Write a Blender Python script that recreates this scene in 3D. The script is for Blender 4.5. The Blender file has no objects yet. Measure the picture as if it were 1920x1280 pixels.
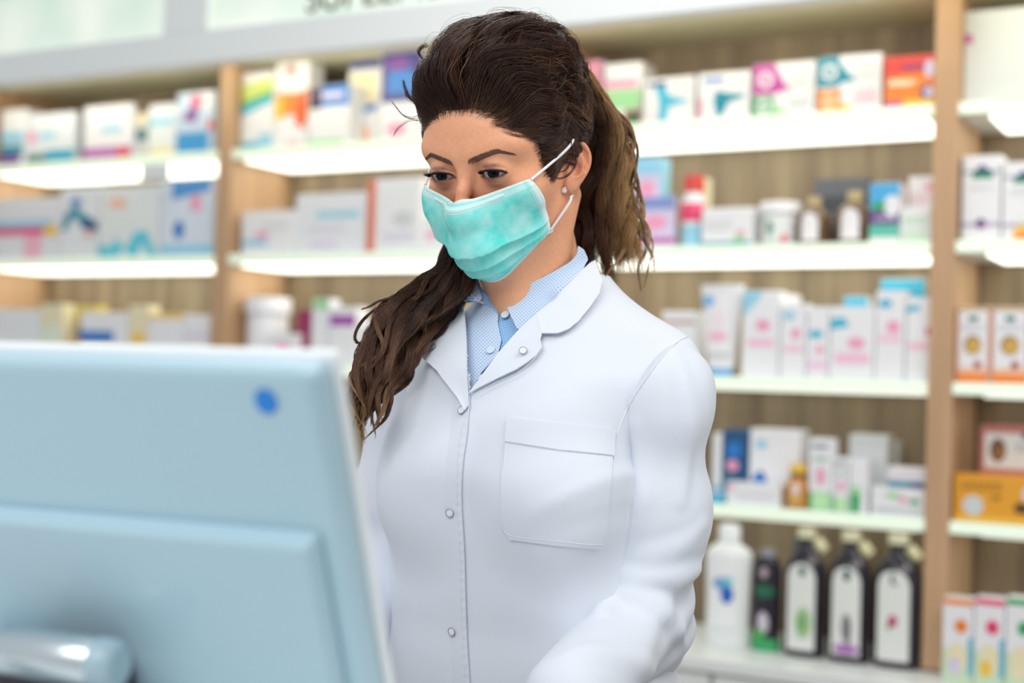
import bpy, bmesh, math, random, time
import numpy as np
from mathutils import Vector, Matrix, geometry
T0 = time.time()
random.seed(7)
RNG = np.random.default_rng(11)
SC = bpy.context.scene

# ------------------------------------------------------------------ camera
CAM_H, PITCH, ROLL, FPX = 1.34, 0.0252, 0.0301, 2640.0
CAM_R = Matrix.Rotation(math.pi/2 + PITCH, 3, 'X') @ Matrix.Rotation(ROLL, 3, 'Z')
cam_data = bpy.data.cameras.new('camera')
cam = bpy.data.objects.new('camera', cam_data)
SC.collection.objects.link(cam)
cam.matrix_world = Matrix.Translation((0, 0, CAM_H)) @ CAM_R.to_4x4()
cam_data.sensor_width = 36.0
cam_data.lens = FPX/1920*36
cam_data.clip_start = 0.05
cam_data.dof.use_dof = True
cam_data.dof.focus_distance = 1.42
cam_data.dof.aperture_fstop = 2.5
SC.camera = cam

# ------------------------------------------------------------------ world and light
w_ = bpy.data.worlds.new('world'); SC.world = w_; w_.use_nodes = True
bg = w_.node_tree.nodes['Background']
bg.inputs['Color'].default_value = (0.93, 0.97, 1.0, 1)
bg.inputs['Strength'].default_value = 0.50
def area(name, loc, target, sx, sy, power, col=(1, 1, 1)):
    l = bpy.data.lights.new(name, 'AREA'); l.shape = 'RECTANGLE'; l.size = sx; l.size_y = sy
    l.energy = power; l.color = col
    o = bpy.data.objects.new(name, l); SC.collection.objects.link(o)
    o.location = loc
    d = Vector(target) - Vector(loc)
    o.rotation_euler = d.to_track_quat('-Z', 'Y').to_euler()
    return o
area('ceiling_light', (-1.0, -0.6, 2.9), (-0.2, 1.6, 1.2), 1.8, 1.2, 30, (1, 0.98, 0.95))
area('ceiling_light', (1.2, 0.9, 2.9), (0.1, 3.2, 2.0), 1.6, 1.0, 20, (1, 0.98, 0.95))
area('ceiling_light', (-0.5, 2.3, 2.85), (-0.1, 1.9, 1.2), 1.2, 0.5, 8, (1, 0.99, 0.96))
SC.view_settings.view_transform = 'Standard'
SC.view_settings.look = 'None'
SC.view_settings.gamma = 1
SC.view_settings.use_curve_mapping = False
SC.view_settings.exposure = 0.27
SC.cycles.use_denoising = True
SC.cycles.max_bounces = 8
SC.cycles.diffuse_bounces = 4
SC.cycles.glossy_bounces = 3
SC.cycles.transmission_bounces = 4
SC.cycles.caustics_reflective = False
SC.cycles.caustics_refractive = False
SC.cycles.sample_clamp_indirect = 6

# ------------------------------------------------------------------ helpers
def lin(c):
    c = c/255.0
    return c/12.92 if c <= 0.04045 else ((c+0.055)/1.055)**2.4
def rgb(*c):
    return (lin(c[0]), lin(c[1]), lin(c[2]), 1)
MATS = {}
def mat(col, rough=0.5, name=None, metal=0.0, emit=None, spec=0.5, coat=0.0, sub=0.0, bump=None):
    key = (col, rough, name, metal, emit, coat)
    if key in MATS: return MATS[key]
    m = bpy.data.materials.new(name or 'paint'); m.use_nodes = True
    nt = m.node_tree; b = nt.nodes['Principled BSDF']
    b.inputs['Base Color'].default_value = rgb(*col)
    b.inputs['Roughness'].default_value = rough
    b.inputs['Metallic'].default_value = metal
    b.inputs['Specular IOR Level'].default_value = spec
    b.inputs['Coat Weight'].default_value = coat
    if emit is not None:
        b.inputs['Emission Color'].default_value = rgb(*col)
        b.inputs['Emission Strength'].default_value = emit
    else:
        # faint procedural unevenness, as any printed or moulded surface has
        n = nt.nodes.new('ShaderNodeTexNoise'); n.inputs['Scale'].default_value = 60
        r = nt.nodes.new('ShaderNodeMapRange'); r.inputs['To Min'].default_value = max(0.02, rough-0.06); r.inputs['To Max'].default_value = min(1, rough+0.06)
        nt.links.new(n.outputs['Fac'], r.inputs['Value']); nt.links.new(r.outputs['Result'], b.inputs['Roughness'])
    MATS[key] = m
    return m
def link(o, parent=None):
    SC.collection.objects.link(o)
    if parent is not None: o.parent = parent
    return o
def tag(o, label=None, cat=None, group=None, kind=None):
    if label: o['label'] = label
    if cat: o['category'] = cat
    if group: o['group'] = group
    if kind: o['kind'] = kind
    return o
def empty(name, M, label=None, cat=None, group=None):
    o = bpy.data.objects.new(name, None); o.empty_display_size = 0.05
    SC.collection.objects.link(o); o.matrix_world = M
    return tag(o, label, cat, group)
class MB:
    """collects polygons, builds one mesh object"""
    def __init__(s): s.v = []; s.f = []; s.m = []; s.sm = []; s.mats = []
    def mi(s, m):
        if m not in s.mats: s.mats.append(m)
        return s.mats.index(m)
    def add(s, vs, fs, m, smooth=False):
        o = len(s.v); k = s.mi(m)
        s.v.extend([tuple(v) for v in vs])
        for f in fs: s.f.append([i+o for i in f]); s.m.append(k); s.sm.append(smooth)
    def box(s, a, b, m, bev=0.0):
        (x0, y0, z0), (x1, y1, z1) = a, b
        if bev <= 0:
            vs = [(x0,y0,z0),(x1,y0,z0),(x1,y1,z0),(x0,y1,z0),(x0,y0,z1),(x1,y0,z1),(x1,y1,z1),(x0,y1,z1)]
            s.add(vs, [(0,3,2,1),(4,5,6,7),(0,1,5,4),(1,2,6,5),(2,3,7,6),(3,0,4,7)], m); return
        bm = bmesh.new(); bmesh.ops.create_cube(bm, size=1)
        bmesh.ops.scale(bm, vec=(x1-x0, y1-y0, z1-z0), verts=bm.verts)
        bmesh.ops.translate(bm, vec=((x0+x1)/2, (y0+y1)/2, (z0+z1)/2), verts=bm.verts)
        bmesh.ops.bevel(bm, geom=bm.edges[:], offset=bev, segments=3, affect='EDGES', profile=0.5)
        bm.verts.index_update()
        s.add([v.co[:] for v in bm.verts], [[v.index for v in f.verts] for f in bm.faces], m, False); bm.free()
    def lathe(s, prof, m, n=28, cx=0, cy=0, sx=1.0, sy=1.0, p=2.0, smooth=True, cap=True):
        """prof [(r,z)...]; superellipse exponent p squares the section"""
        vs = []; fs = []
        for r, z in prof:
            for i in range(n):
                a = 2*math.pi*i/n; c, d = math.cos(a), math.sin(a)
                k = 1.0/((abs(c)**p + abs(d)**p)**(1/p))
                vs.append((cx + r*sx*c*k, cy + r*sy*d*k, z))
        for j in range(len(prof)-1):
            for i in range(n):
                i2 = (i+1) % n
                fs.append((j*n+i, j*n+i2, (j+1)*n+i2, (j+1)*n+i))
        s.add(vs, fs, m, smooth)
        if cap:
            o = len(prof)-1
            s.add([vs[i] for i in range(n)], [tuple(range(n-1, -1, -1))], m)
            s.add([vs[o*n+i] for i in range(n)], [tuple(range(n))], m)
    def build(s, name, parent=None, M=None):
        me = bpy.data.meshes.new(name)
        me.from_pydata(s.v, [], s.f)
        for m in s.mats: me.materials.append(m)
        me.polygons.foreach_set('material_index', s.m)
        me.polygons.foreach_set('use_smooth', s.sm)
        me.update()
        o = bpy.data.objects.new(name, me); link(o, parent)
        if M is not None and parent is None: o.matrix_world = M
        return o
def ray(px, py):
    d = CAM_R @ Vector(((px-960)/FPX, (640-py)/FPX, -1.0))
    return d
CAMP = Vector((0, 0, CAM_H))
# ------------------------------------------------------------------ the wall of shelves
TH = 0.5004
WO = Vector((0.9232, 3.0312, 0)); WE = Vector((math.cos(TH), -math.sin(TH), 0)); WN = Vector((math.sin(TH), math.cos(TH), 0))
def WM(u, w, z):
    return Matrix.Translation(WO + WE*u + WN*w + Vector((0, 0, z))) @ Matrix.Rotation(-TH, 4, 'Z')
def hit(px, py, w):
    """where the sight line through a point of the photo meets the plane w metres inside the shelf front: (u, z)"""
    d = ray(px, py); t = ((WO - CAMP).dot(WN) + w)/d.dot(WN)
    P = CAMP + d*t
    return (P-WO).dot(WE), P.z
ZS = [1.9605, 1.6619, 1.3569, 1.0602, 0.735]     # tops of the four shelves and of the base cabinet
BT = 0.026; DEP = 0.27
def wood(name, c1, c2, scale=1.0, rough=0.55):
    m = bpy.data.materials.new(name); m.use_nodes = True; nt = m.node_tree; b = nt.nodes['Principled BSDF']
    tc = nt.nodes.new('ShaderNodeTexCoord'); mp = nt.nodes.new('ShaderNodeMapping')
    mp.inputs['Scale'].default_value = (22*scale, 22*scale, 1.1*scale)
    n = nt.nodes.new('ShaderNodeTexNoise'); n.inputs['Scale'].default_value = 1.0; n.inputs['Detail'].default_value = 6; n.inputs['Roughness'].default_value = 0.65
    cr = nt.nodes.new('ShaderNodeValToRGB'); cr.color_ramp.elements[0].position = 0.32; cr.color_ramp.elements[1].position = 0.68
    cr.color_ramp.elements[0].color = rgb(*c1); cr.color_ramp.elements[1].color = rgb(*c2)
    nt.links.new(tc.outputs['Object'], mp.inputs['Vector']); nt.links.new(mp.outputs['Vector'], n.inputs['Vector'])
    nt.links.new(n.outputs['Fac'], cr.inputs['Fac']); nt.links.new(cr.outputs['Color'], b.inputs['Base Color'])
    b.inputs['Roughness'].default_value = rough
    return m
M_UP = wood('oak_laminate', (176, 140, 106), (204, 166, 130))
M_BACK = wood('grey_oak_panel', (104, 86, 68), (156, 138, 110), 0.7)
M_WHITE = mat((226, 230, 230), 0.35, 'white_laminate')
M_EDGE = mat((232, 246, 226), 0.4, 'lit_acrylic_edge', emit=0.2)
M_LED = mat((250, 252, 238), 0.4, 'lit_diffuser', emit=2.1)
M_LED2 = mat((250, 252, 238), 0.4, 'lit_diffuser_dim', emit=0.9)
M_FASC = mat((236, 240, 240), 0.4, 'white_fascia')
U = [-3.0015, -2.0015, -1.0008, 0.0, 1.0]      # upright centres
HW = 0.026
bays = ['far left bay', 'bay left of the woman', 'bay right of the woman', 'rightmost bay']
upn = ['leftmost', 'behind the first gap of shelves left of the woman', 'behind the woman', 'right of the dark syrup bottles', 'far right']
for i, u in enumerate(U):
    g = MB(); g.box((-HW, 0, 0.74), (HW, DEP, 2.205), M_UP, 0.002)
    o = g.build('shelf_upright', M=WM(u, 0, 0))
    tag(o, ['tan wooden upright closing the shelving at its far left end',
            'tan wooden upright between the far left bay and the bay left of the woman',
            'tan wooden upright hidden behind the woman, dividing the two middle bays',
            'tan wooden upright just right of the row of dark syrup bottles',
            'tan wooden upright closing the shelving at its right end'][i], 'shelf upright', 'tan wooden shelf uprights')
g = MB(); g.box((-7, 0.002, 0.0), (7, 0.02, 2.9), M_BACK)
tag(g.build('wall_back', M=WM(-1.0, DEP+0.001, 0)), kind='structure')
# top panel of the bays and white fascia with lit sign boxes
g = MB(); g.box((U[0]-HW, -0.19, 2.2055), (U[4]+HW, DEP-0.001, 2.235), wood('pale_soffit_board', (226, 220, 182), (238, 232, 200)))
o = g.build('soffit_panel', M=WM(0, 0, 0)); tag(o, 'olive tan board closing the shelving under the white sign fascia', 'panel')
fas = empty('sign_fascia', WM(0, 0, 2.15), 'long white fascia with backlit green glass sign boxes above the shelves', 'sign fascia')
g = MB(); F0, F1 = -0.24, -0.195
g.box((U[0]-HW, F0, 0), (U[4]+HW, F1, 0.088), M_FASC, 0.003)
g.box((U[0]-HW, F0, 0.262), (U[4]+HW, F1, 0.36), M_FASC, 0.003)
for i in range(5): g.box((U[i]-0.075+0.05, F0, 0.088), (U[i]+0.075+0.05, F1, 0.262), M_FASC, 0.003)
g.build('frame', fas)
mgl = bpy.data.materials.new('backlit_green_glass'); mgl.use_nodes = True; nt = mgl.node_tree; b = nt.nodes['Principled BSDF']
tc = nt.nodes.new('ShaderNodeTexCoord'); n = nt.nodes.new('ShaderNodeTexNoise'); n.inputs['Scale'].default_value = 5.0; n.inputs['Detail'].default_value = 1
cr = nt.nodes.new('ShaderNodeValToRGB'); e = cr.color_ramp.elements
e[0].position = 0.3; e[0].color = rgb(200, 222, 206); e[1].position = 0.72; e[1].color = rgb(232, 237, 226)
nt.links.new(tc.outputs['Object'], n.inputs['Vector']); nt.links.new(n.outputs['Fac'], cr.inputs['Fac'])
nt.links.new(cr.outputs['Color'], b.inputs['Base Color']); nt.links.new(cr.outputs['Color'], b.inputs['Emission Color'])
b.inputs['Emission Strength'].default_value = 0.35; b.inputs['Roughness'].default_value = 0.2
for i in range(4):
    g = MB(); g.box((U[i]+0.125, F0+0.012, 0.088), (U[i+1]-0.025, F1-0.006, 0.262), mgl); g.build('sign_panel', fas)
def text_obj(txt, size, m, parent, M, ext=0.001, name='lettering', bold=0.0):
    c = bpy.data.curves.new(name, 'FONT'); c.body = txt; c.size = size; c.extrude = ext; c.offset = bold; c.align_x = 'LEFT'
    to = bpy.data.objects.new(name, c); SC.collection.objects.link(to)
    dg = bpy.context.evaluated_depsgraph_get(); me = bpy.data.meshes.new_from_object(to.evaluated_get(dg))
    bpy.data.objects.remove(to); me.materials.clear(); me.materials.append(m)
    o = bpy.data.objects.new(name, me); link(o, parent); o.matrix_local = M
    return o
RX = Matrix.Rotation(math.pi/2, 4, 'X')
text_obj('SUPLEMENTI', 0.105, mat((92, 66, 52), 0.5, 'brown_lettering'), fas,
         Matrix.Translation((U[1]+0.44, F0+0.0105, 0.104)) @ RX)
# shelves
names4 = ['first', 'second', 'third', 'fourth']
for b_ in range(4):
    for k in range(4):
        u0, u1 = U[b_]+HW+0.0005, U[b_+1]-HW-0.0005
        s = empty('lit_shelf', WM((u0+u1)/2, 0, ZS[k]), 'glowing white shelf, %s from the top, in the %s' % (names4[k], bays[b_]), 'shelf', 'backlit white shelves')
        h = (u1-u0)/2
        g = MB(); g.box((-h, 0.012, -BT), (h, DEP, 0), M_WHITE); g.build('board', s)
        g = MB(); g.box((-h, 0.0, -BT), (h, 0.0115, 0), M_EDGE, 0.002); g.build('edge_strip', s)
        g = MB(); g.box((-h+0.02 if b_ != 3 else -h+0.06, 0.035, -BT-0.005), (h-0.02, DEP-0.02, -BT-0.0005), M_LED if k < 2 else M_LED2); g.build('light_panel', s)
# base cabinet
cab = empty('base_cabinet', WM(-1.0, 0, 0), 'long white base cabinet whose top carries the lowest row of bottles', 'cabinet')
g = MB(); g.box((-2.2, -0.16, 0.705), (2.2, DEP-0.001, 0.735), M_WHITE, 0.003); g.build('worktop', cab)
g = MB(); g.box((-2.2, -0.13, 0.06), (2.2, DEP-0.001, 0.7045), M_WHITE); g.build('body', cab)
for i in range(8):
    g = MB(); g.box((-2.19+i*0.55, -0.15, 0.07), (-2.19+i*0.55+0.54, -0.131, 0.70), M_WHITE, 0.002); d = g.build('door', cab)
    g2 = MB(); g2.box((-2.19+i*0.55+0.2, -0.17, 0.63), (-2.19+i*0.55+0.34, -0.1505, 0.642), mat((170, 172, 174), 0.3, 'steel', metal=1.0), 0.002); g2.build('handle', d)
g = MB(); g.box((-2.2, -0.10, 0.0), (2.2, DEP-0.001, 0.0595), mat((90, 88, 86), 0.6, 'plinth')); g.build('plinth', cab)
g = MB(); g.box((-6, -3, -0.05), (6, 7, 0), mat((176, 172, 165), 0.35, 'floor_tile')); tag(g.build('floor'), kind='structure')

# ------------------------------------------------------------------ goods on the shelves
C = dict(white=(232, 232, 236), cyan=(70, 180, 212), teal=(20, 140, 165), navy=(44, 62, 120), blue=(40, 120, 200), lblue=(150, 205, 230), magenta=(190, 70, 160),
         purple=(120, 70, 150), pink=(236, 160, 190), hot=(228, 60, 110), red=(214, 60, 56), orange=(235, 130, 40), yellow=(240, 195, 70), green=(50, 165, 100),
         lgreen=(160, 215, 160), dgreen=(20, 110, 70), cream=(232, 222, 186), grey=(150, 155, 165), lgrey=(205, 210, 212), brown=(92, 66, 40), black=(34, 28, 38), gold=(196, 156, 84), dark=(70, 72, 78), lilac=(214, 204, 232))
def pm(c, rough=0.4): return mat(C[c] if isinstance(c, str) else c, rough, 'printed_card')
def pattern(g, x0, x1, z0, z1, y, pats):
    W, H = x1-x0, z1-z0; k = 0
    for p in pats:
        k += 1; yy = y - 0.00025*k; kind = p[0]
        if kind == 'r': X0, Y0, X1, Y1, c = p[1:]; pts = [(X0,Y0),(X1,Y0),(X1,Y1),(X0,Y1)]
        elif kind == 'e': cx, cy, rx, ry, c = p[1:]; pts = [(cx+rx*math.cos(a*math.pi/10), cy+ry*math.sin(a*math.pi/10)) for a in range(20)]
        elif kind == 'p': pts, c = p[1:]
        elif kind == 'o':   # ring
            cx, cy, r0, r1, c = p[1:]; asp = W/H
            vs = []; 
            for a in range(24):
                t = a*math.pi/12
                vs.append((x0+W*(cx+r0*math.cos(t)), yy, z0+H*(cy+r0*asp*math.sin(t)))); vs.append((x0+W*(cx+r1*math.cos(t)), yy, z0+H*(cy+r1*asp*math.sin(t))))
            g.add(vs, [(2*a, 2*a+1, (2*a+3) % 48, (2*a+2) % 48) for a in range(24)], pm(c)); continue
        elif kind == 't':   # lines of small print
            X0, Y0, X1, Y1, nl, c = p[1:]
            for j in range(nl):
                yb = Y0+(Y1-Y0)*j/nl; hh = (Y1-Y0)/nl*0.45; xx = X0; rr = random.Random(j*7+int(X0*100)+k)
                while xx < X1:
                    l = rr.uniform(0.04, 0.13)*(X1-X0+0.2); xe = min(X1, xx+l)
                    g.add([(x0+W*xx, yy, z0+H*yb), (x0+W*xe, yy, z0+H*yb), (x0+W*xe, yy, z0+H*(yb+hh)), (x0+W*xx, yy, z0+H*(yb+hh))], [(0, 1, 2, 3)], pm(c))
                    xx = xe + 0.025
            continue
        g.add([(x0+W*max(0.0, min(1, a)), yy, z0+H*max(0.0, min(1, b))) for a, b in pts], [tuple(range(len(pts)))], pm(c))
def sub(g, name, parent): 
    o = g.build(name, parent); return o
def place(sh, x0, x1, yt, w, zb=0.0):
    """shelf index, left/right/top in the photo, distance of the front face behind the shelf edge, height of the base over the shelf"""
    ym = {0: 200, 1: 430, 2: 640, 3: 900, 4: 1150}[sh]
    ua, _ = hit(x0, ym, w); ub, _ = hit(x1, ym, w); _, zt = hit((x0+x1)/2, yt, w)
    base = ZS[sh]+zb+0.0003
    return (ua+ub)/2, ub-ua, base, zt-base
def carton(sh, x0, x1, yt, w, dep, col, pats, label, zb=0.0, cat='box', group=None, side=None, name='medicine_box', wide=None):
    u, W, z, H = place(sh, x0, x1, yt, w, zb)
    SPECS.append(dict(a=u-W/2+.0006, b=u+W/2-.0006, w=w, e=w+dep, z=z, H=H, col=col, pats=pats, label=label, cat=cat, group=group, side=side, name=name, fix=name == 'price_card'))
def solve_cartons():
    S = SPECS
    for s in S:
        m = (s['a']+s['b'])/2
        if s['fix']: continue
        for i in range(4):
            if U[i] < m < U[i+1]: s['a'] = max(s['a'], U[i]+HW+.0008); s['b'] = min(s['b'], U[i+1]-HW-.0008)
    for rnd in range(3):
        for i in range(len(S)):
            for j in range(len(S)):
                p, q = S[i], S[j]
                if i == j or p['fix'] or q['fix'] or p['w'] > q['w'] or (p['w'] == q['w'] and i > j) or q.get('solid') and p.get('solid'): continue
                if min(p['b'], q['b'])-max(p['a'], q['a']) <= .0002 or min(p['z']+p['H'], q['z']+q['H'])-max(p['z'], q['z']) <= .0002 or q['w'] >= p['e']-.0001: continue
                ov = min(p['b'], q['b'])-max(p['a'], q['a'])
                if ov < .012:
                    # neighbours that merely touch: share the seam
                    k = 'b' if p['a'] < q['a'] else 'a'; o_ = 'a' if k == 'b' else 'b'
                    if not p.get('solid') and not q.get('solid'): mid_ = (p[k]+q[o_])/2; p[k] = mid_-(.0003 if k == 'b' else -.0003); q[o_] = mid_+(.0003 if k == 'b' else -.0003)
                    elif p.get('solid'): q[o_] = p[k]+(.0006 if k == 'b' else -.0006)
                    else: p[k] = q[o_]-(.0006 if k == 'b' else -.0006)
                elif not p.get('solid') and q['w']-p['w'] > .012: p['e'] = q['w']-.001
                elif not q.get('solid'):
                    dp = q['e']-q['w']; q['w'] = p['e']+.001; q['e'] = min(DEP-.002, q['w']+dp)
    for s in S:
        if not s.get('solid'): build_carton(s)
SPECS = []
def build_carton(s):
    W, H, dep, col, pats, label, cat, group, side, name = s['b']-s['a'], s['H'], s['e']-s['w'], s['col'], s['pats'], s['label'], s['cat'], s['group'], s['side'], s['name']
    u = (s['a']+s['b'])/2; w = s['w']; z = s['z']
    t = MB(); m = pm(col)
    t.box((-W/2, 0, 0), (W/2, dep, H), m, 0.0008)
    # tuck flap seam and side panel print
    t.box((-W/2+0.002, 0.003, H), (W/2-0.002, dep-0.002, H+0.0006), m)
    if side: t.add([(-W/2-0.0004, 0.002, 0.002), (-W/2-0.0004, dep-0.002, 0.002), (-W/2-0.0004, dep-0.002, H-0.002), (-W/2-0.0004, 0.002, H-0.002)], [(0, 3, 2, 1)], pm(side))
    pattern(t, -W/2+0.001, W/2-0.001, 0.001, H-0.001, -0.0002, pats)
    o = t.build(name, M=WM(u, w, z)); tag(o, label, cat, group or (None if name == 'price_card' else 'medicine cartons on the %s' % ('base cabinet' if z < .8 else 'lit shelves')))
    return o
R_ = 'r'
# -- topmost shelf, right of the woman
carton(0, 1068, 1128, 115, .10, .08, 'lilac', [('r',0,.5,1,1,'pink'),('e',.5,.3,.3,.2,'white')], 'pale pink pack half hidden by her hair on the top shelf')
carton(0, 1133, 1203, 118, .06, .08, 'white', [('r',.55,0,1,.28,(150,90,70)),('e',.8,.12,.14,.12,'dgreen'),('r',0,.3,1,.6,'lgreen'),('r',0,.62,.9,.75,'pink')], 'rounded white and pale green pack beside her hair on the top shelf')
carton(0, 1207, 1301, 145, .02, .07, 'white', [('p',[(.3,.0),(.45,.0),(.5,.35),(.95,.45),(.5,.6),(.42,.85),(.2,.85),(.3,.5)],'cyan'),('r',.05,.82,.45,.92,'navy'),('t',.55,.7,.95,.95,3,'lgrey'),('t',.1,.08,.28,.25,2,'pink')], 'white carton with a pale cyan figure, first whole carton right of her hair')
carton(0, 1308, 1405, 135, .02, .07, 'white', [('p',[(.38,.02),(.5,.1),(.6,.35),(.85,.42),(.95,.5),(.6,.55),(.35,.62),(.3,.4)],'teal'),('r',.1,.8,.5,.9,'blue'),('t',.6,.72,.95,.92,3,'lgrey'),('r',0,.05,.08,.45,'pink')], 'white carton with a deep teal swoosh, left of the magenta ring carton')
carton(0, 1411, 1527, 117, .02, .07, 'white', [('r',0,.42,.36,1,'magenta'),('p',[(.36,.42),(.62,.5),(.5,.62),(.36,.95)],'magenta'),('o',.2,.7,.07,.13,'white'),('r',0,0,.34,.38,'green'),('o',.18,.18,.06,.12,'white'),('p',[(.34,0),(.6,.05),(.34,.2)],'lgreen'),('t',.62,.5,.96,.9,4,'lgrey'),('t',.6,.1,.95,.35,3,'lgrey')], 'white carton with magenta and green rings')
carton(0, 1531, 1652, 103, .02, .07, 'white', [('r',0,.45,.34,1,'teal'),('p',[(.34,.5),(.62,.55),(.5,.66),(.34,.9)],'teal'),('o',.19,.72,.07,.13,'white'),('r',0,0,.36,.4,'orange'),('o',.19,.19,.06,.12,'cream'),('p',[(.36,0),(.6,.05),(.36,.15)],'yellow'),('t',.6,.55,.95,.92,4,'lgrey'),('t',.6,.12,.95,.4,3,'pink')], 'white carton with teal and orange rings on the top shelf')
carton(0, 1657, 1752, 104, .015, .07, 'orange', [('r',0,.66,1,1,'red'),('r',0,.4,.3,.66,(224,100,50)),('r',.35,.72,.9,.82,(150,60,110)),('e',.9,.72,.1,.18,'lilac'),('e',.86,.25,.13,.16,'navy'),('e',.9,.26,.09,.1,'lilac'),('p',[(.05,.42),(.5,.4),(.7,.5),(.1,.55)],'cream'),('r',0,0,.35,.1,'magenta'),('r',.4,0,1,.12,'yellow')], 'orange and red carton against the right upright on the top shelf')
# -- second shelf, right of the woman
carton(1, 1185, 1237, 295, .08, .06, 'lblue', [('r',0,0,1,.7,'lilac'),('e',.5,.4,.3,.2,'pink')], 'pale blue carton standing on the lilac carton beside her hair', zb=.088)
carton(1, 1188, 1266, 368, .06, .09, 'lilac', [('r',0,.75,1,1,(130,150,205)),('r',0,.1,1,.2,'magenta'),('e',.5,.5,.3,.15,'pink')], 'lilac and blue carton low beside her hair on the second shelf')
carton(1, 1299, 1322, 333, .09, .04, 'cream', [], 'narrow cream carton standing behind the red and white bottle')
def bottle(sh, x0, x1, yt, w, parts, label, name='bottle', cat='bottle', sy=1.0, p=2.0, group=None, zb=0.0, lab=None, lathe_n=28):
    """parts: (part name, colour, roughness, [(r, z) ...]) as fractions of half width and height"""
    u, W, z, H = place(sh, x0, x1, yt, w, zb); hw = W/2
    o = empty(name, WM(u, w+hw*sy, z), label, cat, group)
    SPECS.append(dict(a=u-hw*1.03, b=u+hw*1.03, w=w, e=w+2*hw*sy, z=z, H=H, solid=True, fix=False))
    for pn, c, ro, prof in parts:
        g = MB(); g.lathe([(max(r, 0.01)*hw, q*H) for r, q in prof], mat(C[c] if isinstance(c, str) else c, ro, 'moulded_plastic', coat=0.2), n=lathe_n, sy=sy, p=p); g.build(pn, o)
    if lab:
        g = MB()
        for (xa, za, xb, zb_, arch, c, pats) in lab:
            # label wrapped on the front of the body
            k = 0
            def front(x): return -((1-min(0.995, abs(x))**p)**(1/p))*sy*hw*lab_r - 0.0005
            lab_r = 1.0; n = 12
            def sheet(f_lo, f_hi, xa_, xb_, c_, off):
                vs = []; fs = []
                for i in range(n+1):
                    x = xa_+(xb_-xa_)*i/n
                    for q in (f_lo(x), f_hi(x)): vs.append((x*hw, front(x)-off, q*H))
                for i in range(n): fs.append((2*i, 2*i+2, 2*i+3, 2*i+1))
                g.add(vs, fs, pm(c_), True)
            if arch: sheet(lambda x: za, lambda x: zb_-arch+arch*math.sqrt(max(0, 1-((x-(xa+xb)/2)/((xb-xa)/2))**2)), xa, xb, c, 0)
            else: sheet(lambda x: za, lambda x: zb_, xa, xb, c, 0)
            for j, (ex, ez, rx, rz, ec) in enumerate(pats):
                sheet(lambda x: ez-rz*math.sqrt(max(0, 1-((x-ex)/rx)**2)), lambda x: ez+rz*math.sqrt(max(0, 1-((x-ex)/rx)**2)), ex-rx, ex+rx, ec, 0.0004*(j+1))
        g.build('label', o)
    return o
bottle(1, 1270, 1312, 327, .03, [('body', 'white', .35, [(.8,0),(.85,.02),(.85,.3),(.95,.34),(1,.4),(1,.62),(.8,.7),(.8,.76)]), ('cap', 'red', .35, [(.82,.762),(.82,1)]),
       ('band', 'hot', .4, [(.97,.36),(1.03,.4),(1.03,.6),(.9,.64)]), ('base_band', 'lblue', .4, [(.9,.0),(.9,.3)])], 'slim white bottle with red cap and red band on the second shelf', name='spray_bottle')
carton(1, 1315, 1411, 389, .03, .06, 'white', [('r',0,0,1,.1,'teal'),('e',.78,.3,.1,.12,'pink'),('p',[(.6,.1),(.9,.1),(.75,.35)],'lgreen'),('t',.08,.4,.6,.75,3,'lgrey')], 'low white carton with teal bottom stripe, right of the red capped bottle')
bottle(1, 1413, 1488, 376, .025, [('body', 'white', .35, [(.84,0),(.88,.03),(.88,.7),(.84,.74)]), ('lid', 'white', .3, [(1,.74),(1,.97),(.96,1)])],
       'white tub with wide lid and small green print on the second shelf', name='plastic_tub', cat='tub', lab=[(-.6,.1,.7,.66,0,(225,230,228),[(-.2,.35,.22,.12,(110,160,145)),(-.25,.5,.2,.05,(120,150,140)),(.5,.16,.16,.1,(225,110,120))])])
carton(1, 1524, 1624, 334, .14, .08, (96, 98, 104), [('r',0,.55,1,.75,'dark'),('t',.1,.3,.7,.5,2,'grey')], 'dark grey carton standing behind the two brown bottles')
def brown(x0, x1, yt, label):
    bottle(1, x0, x1, yt, .03, [('body', (104, 78, 50), .2, [(.85,0),(.95,.03),(1,.12),(1,.55),(.8,.7),(.42,.78),(.38,.82)]), ('cap', (196, 176, 128), .3, [(.42,.822),(.42,1)])], label, name='brown_bottle',
           group='brown bottles with oval labels', lab=[(-.5,.08,.5,.66,.2,(236,232,236),[])])
brown(1486, 1548, 366, 'smaller brown bottle with pale oval label beside the white tub')
brown(1558, 1627, 355, 'larger brown bottle with pale oval label in front of the grey carton')
bottle(1, 1467, 1490, 400, .13, [('body', 'dark', .4, [(.9,0),(1,.05),(1,.8),(.5,1)])], 'small dark bottle half hidden between the tub and the brown bottle', name='dark_bottle')
carton(1, 1629, 1687, 343, .03, .07, 'white', [('r',0,.55,1,1,(70,170,225)),('r',0,.3,1,.55,(98,60,130)),('e',.75,.62,.3,.18,'white'),('e',.3,.62,.25,.08,'green'),('r',0,.1,1,.3,(90,190,165)),('t',.2,.38,.9,.5,1,'lilac')], 'blue, purple and teal carton near the right end of the second shelf')
carton(1, 1688, 1746, 388, .03, .07, 'white', [('t',.1,.15,.9,.4,3,'lgreen'),('t',.1,.5,.9,.8,3,'lgreen'),('r',0,.0,1,.08,'lgreen')], 'white carton with green print, lower of the two stacked by the right upright')
carton(1, 1688, 1746, 322, .03, .07, 'white', [('r',0,0,1,.08,'pink'),('e',.7,.7,.15,.12,'pink'),('t',.1,.2,.8,.6,4,(240,205,210))], 'white carton with pink print, upper of the two stacked by the right upright', zb=.0775)
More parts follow.
